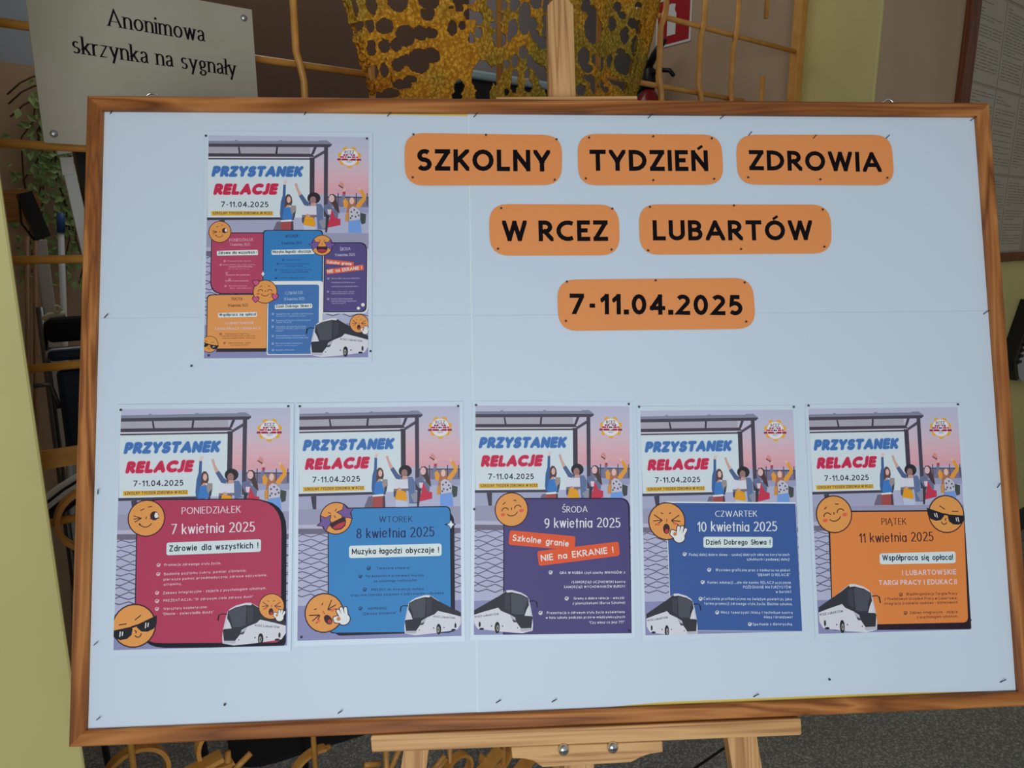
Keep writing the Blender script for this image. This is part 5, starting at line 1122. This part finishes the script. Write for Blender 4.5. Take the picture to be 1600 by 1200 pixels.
for pts in stems:
    for p in pts[1:]:
        for _ in range(5):
            c = Vector(p)+Vector((rj.uniform(-.035, .035), -rj.uniform(0, .04), rj.uniform(-.03, .03))); L = rj.uniform(.016, .034); a = rj.uniform(0, 6.28); t = rj.uniform(-.6, .6)
            ux = Vector((math.cos(a), t*.5, math.sin(a))); uy = Vector((-math.sin(a), .25, math.cos(a)))*.7
            b.add([c, c+ux*L*.4+uy*L*.45+Vector((0, -.003, 0)), c+ux*L, c+ux*L*.4-uy*L*.45+Vector((0, -.003, 0))], [(0, 1, 2), (0, 2, 3)], m_leaf)
b.build('foliage', cp)
# leaning black panel with a silver edge
M_silver = mat('brushed_silver', (.82, .85, .90), .4, .1)
lp = thing('flip_chart', 'tall black flip chart board with a silver metal edge behind the grille', 'flip chart', WALL, (.3, 1.6, 0))
b = MB(); b.prism([(.258, .80), (.56, .80), (.46, 1.60), (.19, 1.60)], 1.60, 1.64, M_blk, 'y'); b.build('panel_board', lp)
b = MB(); b.prism([(.236, .80), (.254, .80), (.184, 1.575), (.165, 1.565)], 1.584, 1.599, M_silver, 'y'); b.prism([(.163, 1.552), (.182, 1.556), (.183, 1.585), (.162, 1.583)], 1.578, 1.5835, M_silver, 'y'); b.prism([(.160, 1.588), (.182, 1.593), (.181, 1.612), (.158, 1.604)], 1.578, 1.60, M_silver, 'y'); b.build('metal_edge', lp)
for x0, x1 in ((.27, .33), (.54, .56)):
    b = MB(); b.tube([(x0, 1.62, .81), (x1, 1.66, .005)], .009, M_blk, 10); b.build('leg', lp)
# mop, board, black box, poles
mp = thing('mop', 'white mop handle with a blue tip standing against the wall behind the grille', 'mop', WALL, (.18, 2.3, 0))
b = MB(); b.tube([(.10, 2.3, .02), (.2165, 2.3, 1.448)], .008, mat('white_handle', alb(176, 182, 186), .4), 12); b.build('handle', mp)
b = MB(); b.tube([(.2166, 2.3, 1.4485), (.222, 2.3, 1.50)], .010, mat('blue_grip', alb(40, 80, 130), .4), 12); b.build('grip', mp)
b = MB(); b.box((.03, 2.26, 0), (.18, 2.34, .03), M_blk2, .008); b.build('mop_head', mp)
pk = thing('wooden_board', 'light brown wooden board with a rounded end standing behind the black box', 'board', WALL, (.06, 2.12, 0))
b = MB(); b.prism([(-.1, 1.47), (.10, 1.472), (.135, 1.477), (.158, 1.495), (.166, 1.52), (.158, 1.54), (.137, 1.551), (.093, 1.547), (-.1, 1.54)], 2.10, 2.13, wood('brown_plank', alb(130, 92, 48), alb(160, 116, 64), alb(168, 126, 74), 'X'), 'y'); b.build('plank', pk)
b = MB(); b.box((-.02, 2.1305, 0), (.02, 2.16, 1.52), M_dwood); b.build('post', pk)
bx = thing('speaker_box', 'small black box tilted on a bracket behind the grille', 'box', WALL, (.12, 2.0, 1.42))
b = MB(); b.prism([(.112, 1.532), (.139, 1.540), (.164, 1.443), (.136, 1.431)], 1.95, 2.03, M_blk, 'y'); b.build('box_body', bx)
b = MB(); b.tube([(.115, 1.99, 1.52), (.113, 1.99, 1.47), (.134, 1.99, 1.432)], .0025, M_pin, 6); b.tube([(.137, 2.031, 1.49), (.132, 2.092, 1.51)], .006, M_pin, 8); b.build('bracket', bx)
bs = thing('white_board_strip', 'narrow white board standing upright below the black box', 'board', WALL, (.15, 2.37, 0))
b = MB(); b.box((.156, 2.36, 0), (.187, 2.38, 1.43), mat('white_laminate', alb(176, 176, 172), .4), .002); b.build('strip', bs)
for i, x in enumerate((.135, .152)):
    b = MB(); b.tube([(x-.16, 2.22, 0), (x, 2.22, 1.44)], .006, wood('pole_wood', alb(110, 84, 60), alb(132, 104, 76), alb(140, 112, 84), 'Z'), 10)
    tag(b.build('wooden_pole', None, WALL, (x-.16, 2.22, 0)), ('thin wooden pole furthest from the mop' if i == 0 else 'thin wooden pole beside the white board strip'), 'pole', 'wooden poles behind the grille')
wc = thing('wheelchair', 'folded wheelchair with black back and navy seat behind the grille', 'wheelchair', WALL, (.2, 1.9, 0))
b = MB(); b.box((.122, 1.82, 1.215), (.50, 1.86, 1.268), M_blk2, .01); b.build('backrest', wc)
b = MB(); b.box((.114, 1.74, 1.186), (.50, 1.80, 1.210), M_navy, .008); b.box((.126, 1.76, .98), (.50, 1.79, 1.162), M_navy, .01); b.build('seat', wc)
b = MB(); b.tube([(.109, 1.735, 1.19), (.112, 1.735, 1.209), (.122, 1.733, 1.2135), (.5, 1.735, 1.2135)], .003, M_dull, 8); b.tube([(.118, 1.86, 1.29), (.112, 1.86, .65), (.13, 1.8, .06)], .008, M_tube, 10); b.tube([(.08, 1.73, 1.142), (.11, 1.73, 1.142), (.12, 1.73, 1.09)], .005, M_tube, 10); b.build('frame_tube', wc)
b = MB(); b.tube([(.117, 1.80, 1.268), (.128, 1.80, 1.277), (.158, 1.80, 1.279)], .006, mat('cream_strap', alb(186, 186, 160), .7), 10); b.tube([(.144+.006*math.cos(i*math.tau/12), 1.795, 1.29+.007*math.sin(i*math.tau/12)) for i in range(12)], .0025, mat('cream_strap', (1, 1, 1)), 8, closed=True); b.build('strap', wc)
def wheel(n, r, rt, m, q):
    b = MB(); b.tube([(.26+r*math.cos(i*math.tau/48), q, .66+r*math.sin(i*math.tau/48)) for i in range(48)], rt, m, 10, closed=True); return b.build(n, wc)
wheel('wheel', .285, .022, M_blk, 1.70); wheel('push_rim', .325, .006, M_silver, 1.66); wheel('push_rim', .305, .005, M_silver, 1.668)
ml = thing('door_mat', 'black mat lying on the speckled floor behind the grille', 'mat', WALL, (.5, 1.7, 0))
b = MB(); b.prism(rquad([(.40, 1.80), (.95, 1.70), (1.1, 2.05), (.5, 2.2)], [.12]*4), .0, .012, M_blk2); b.build('mat_pad', ml)
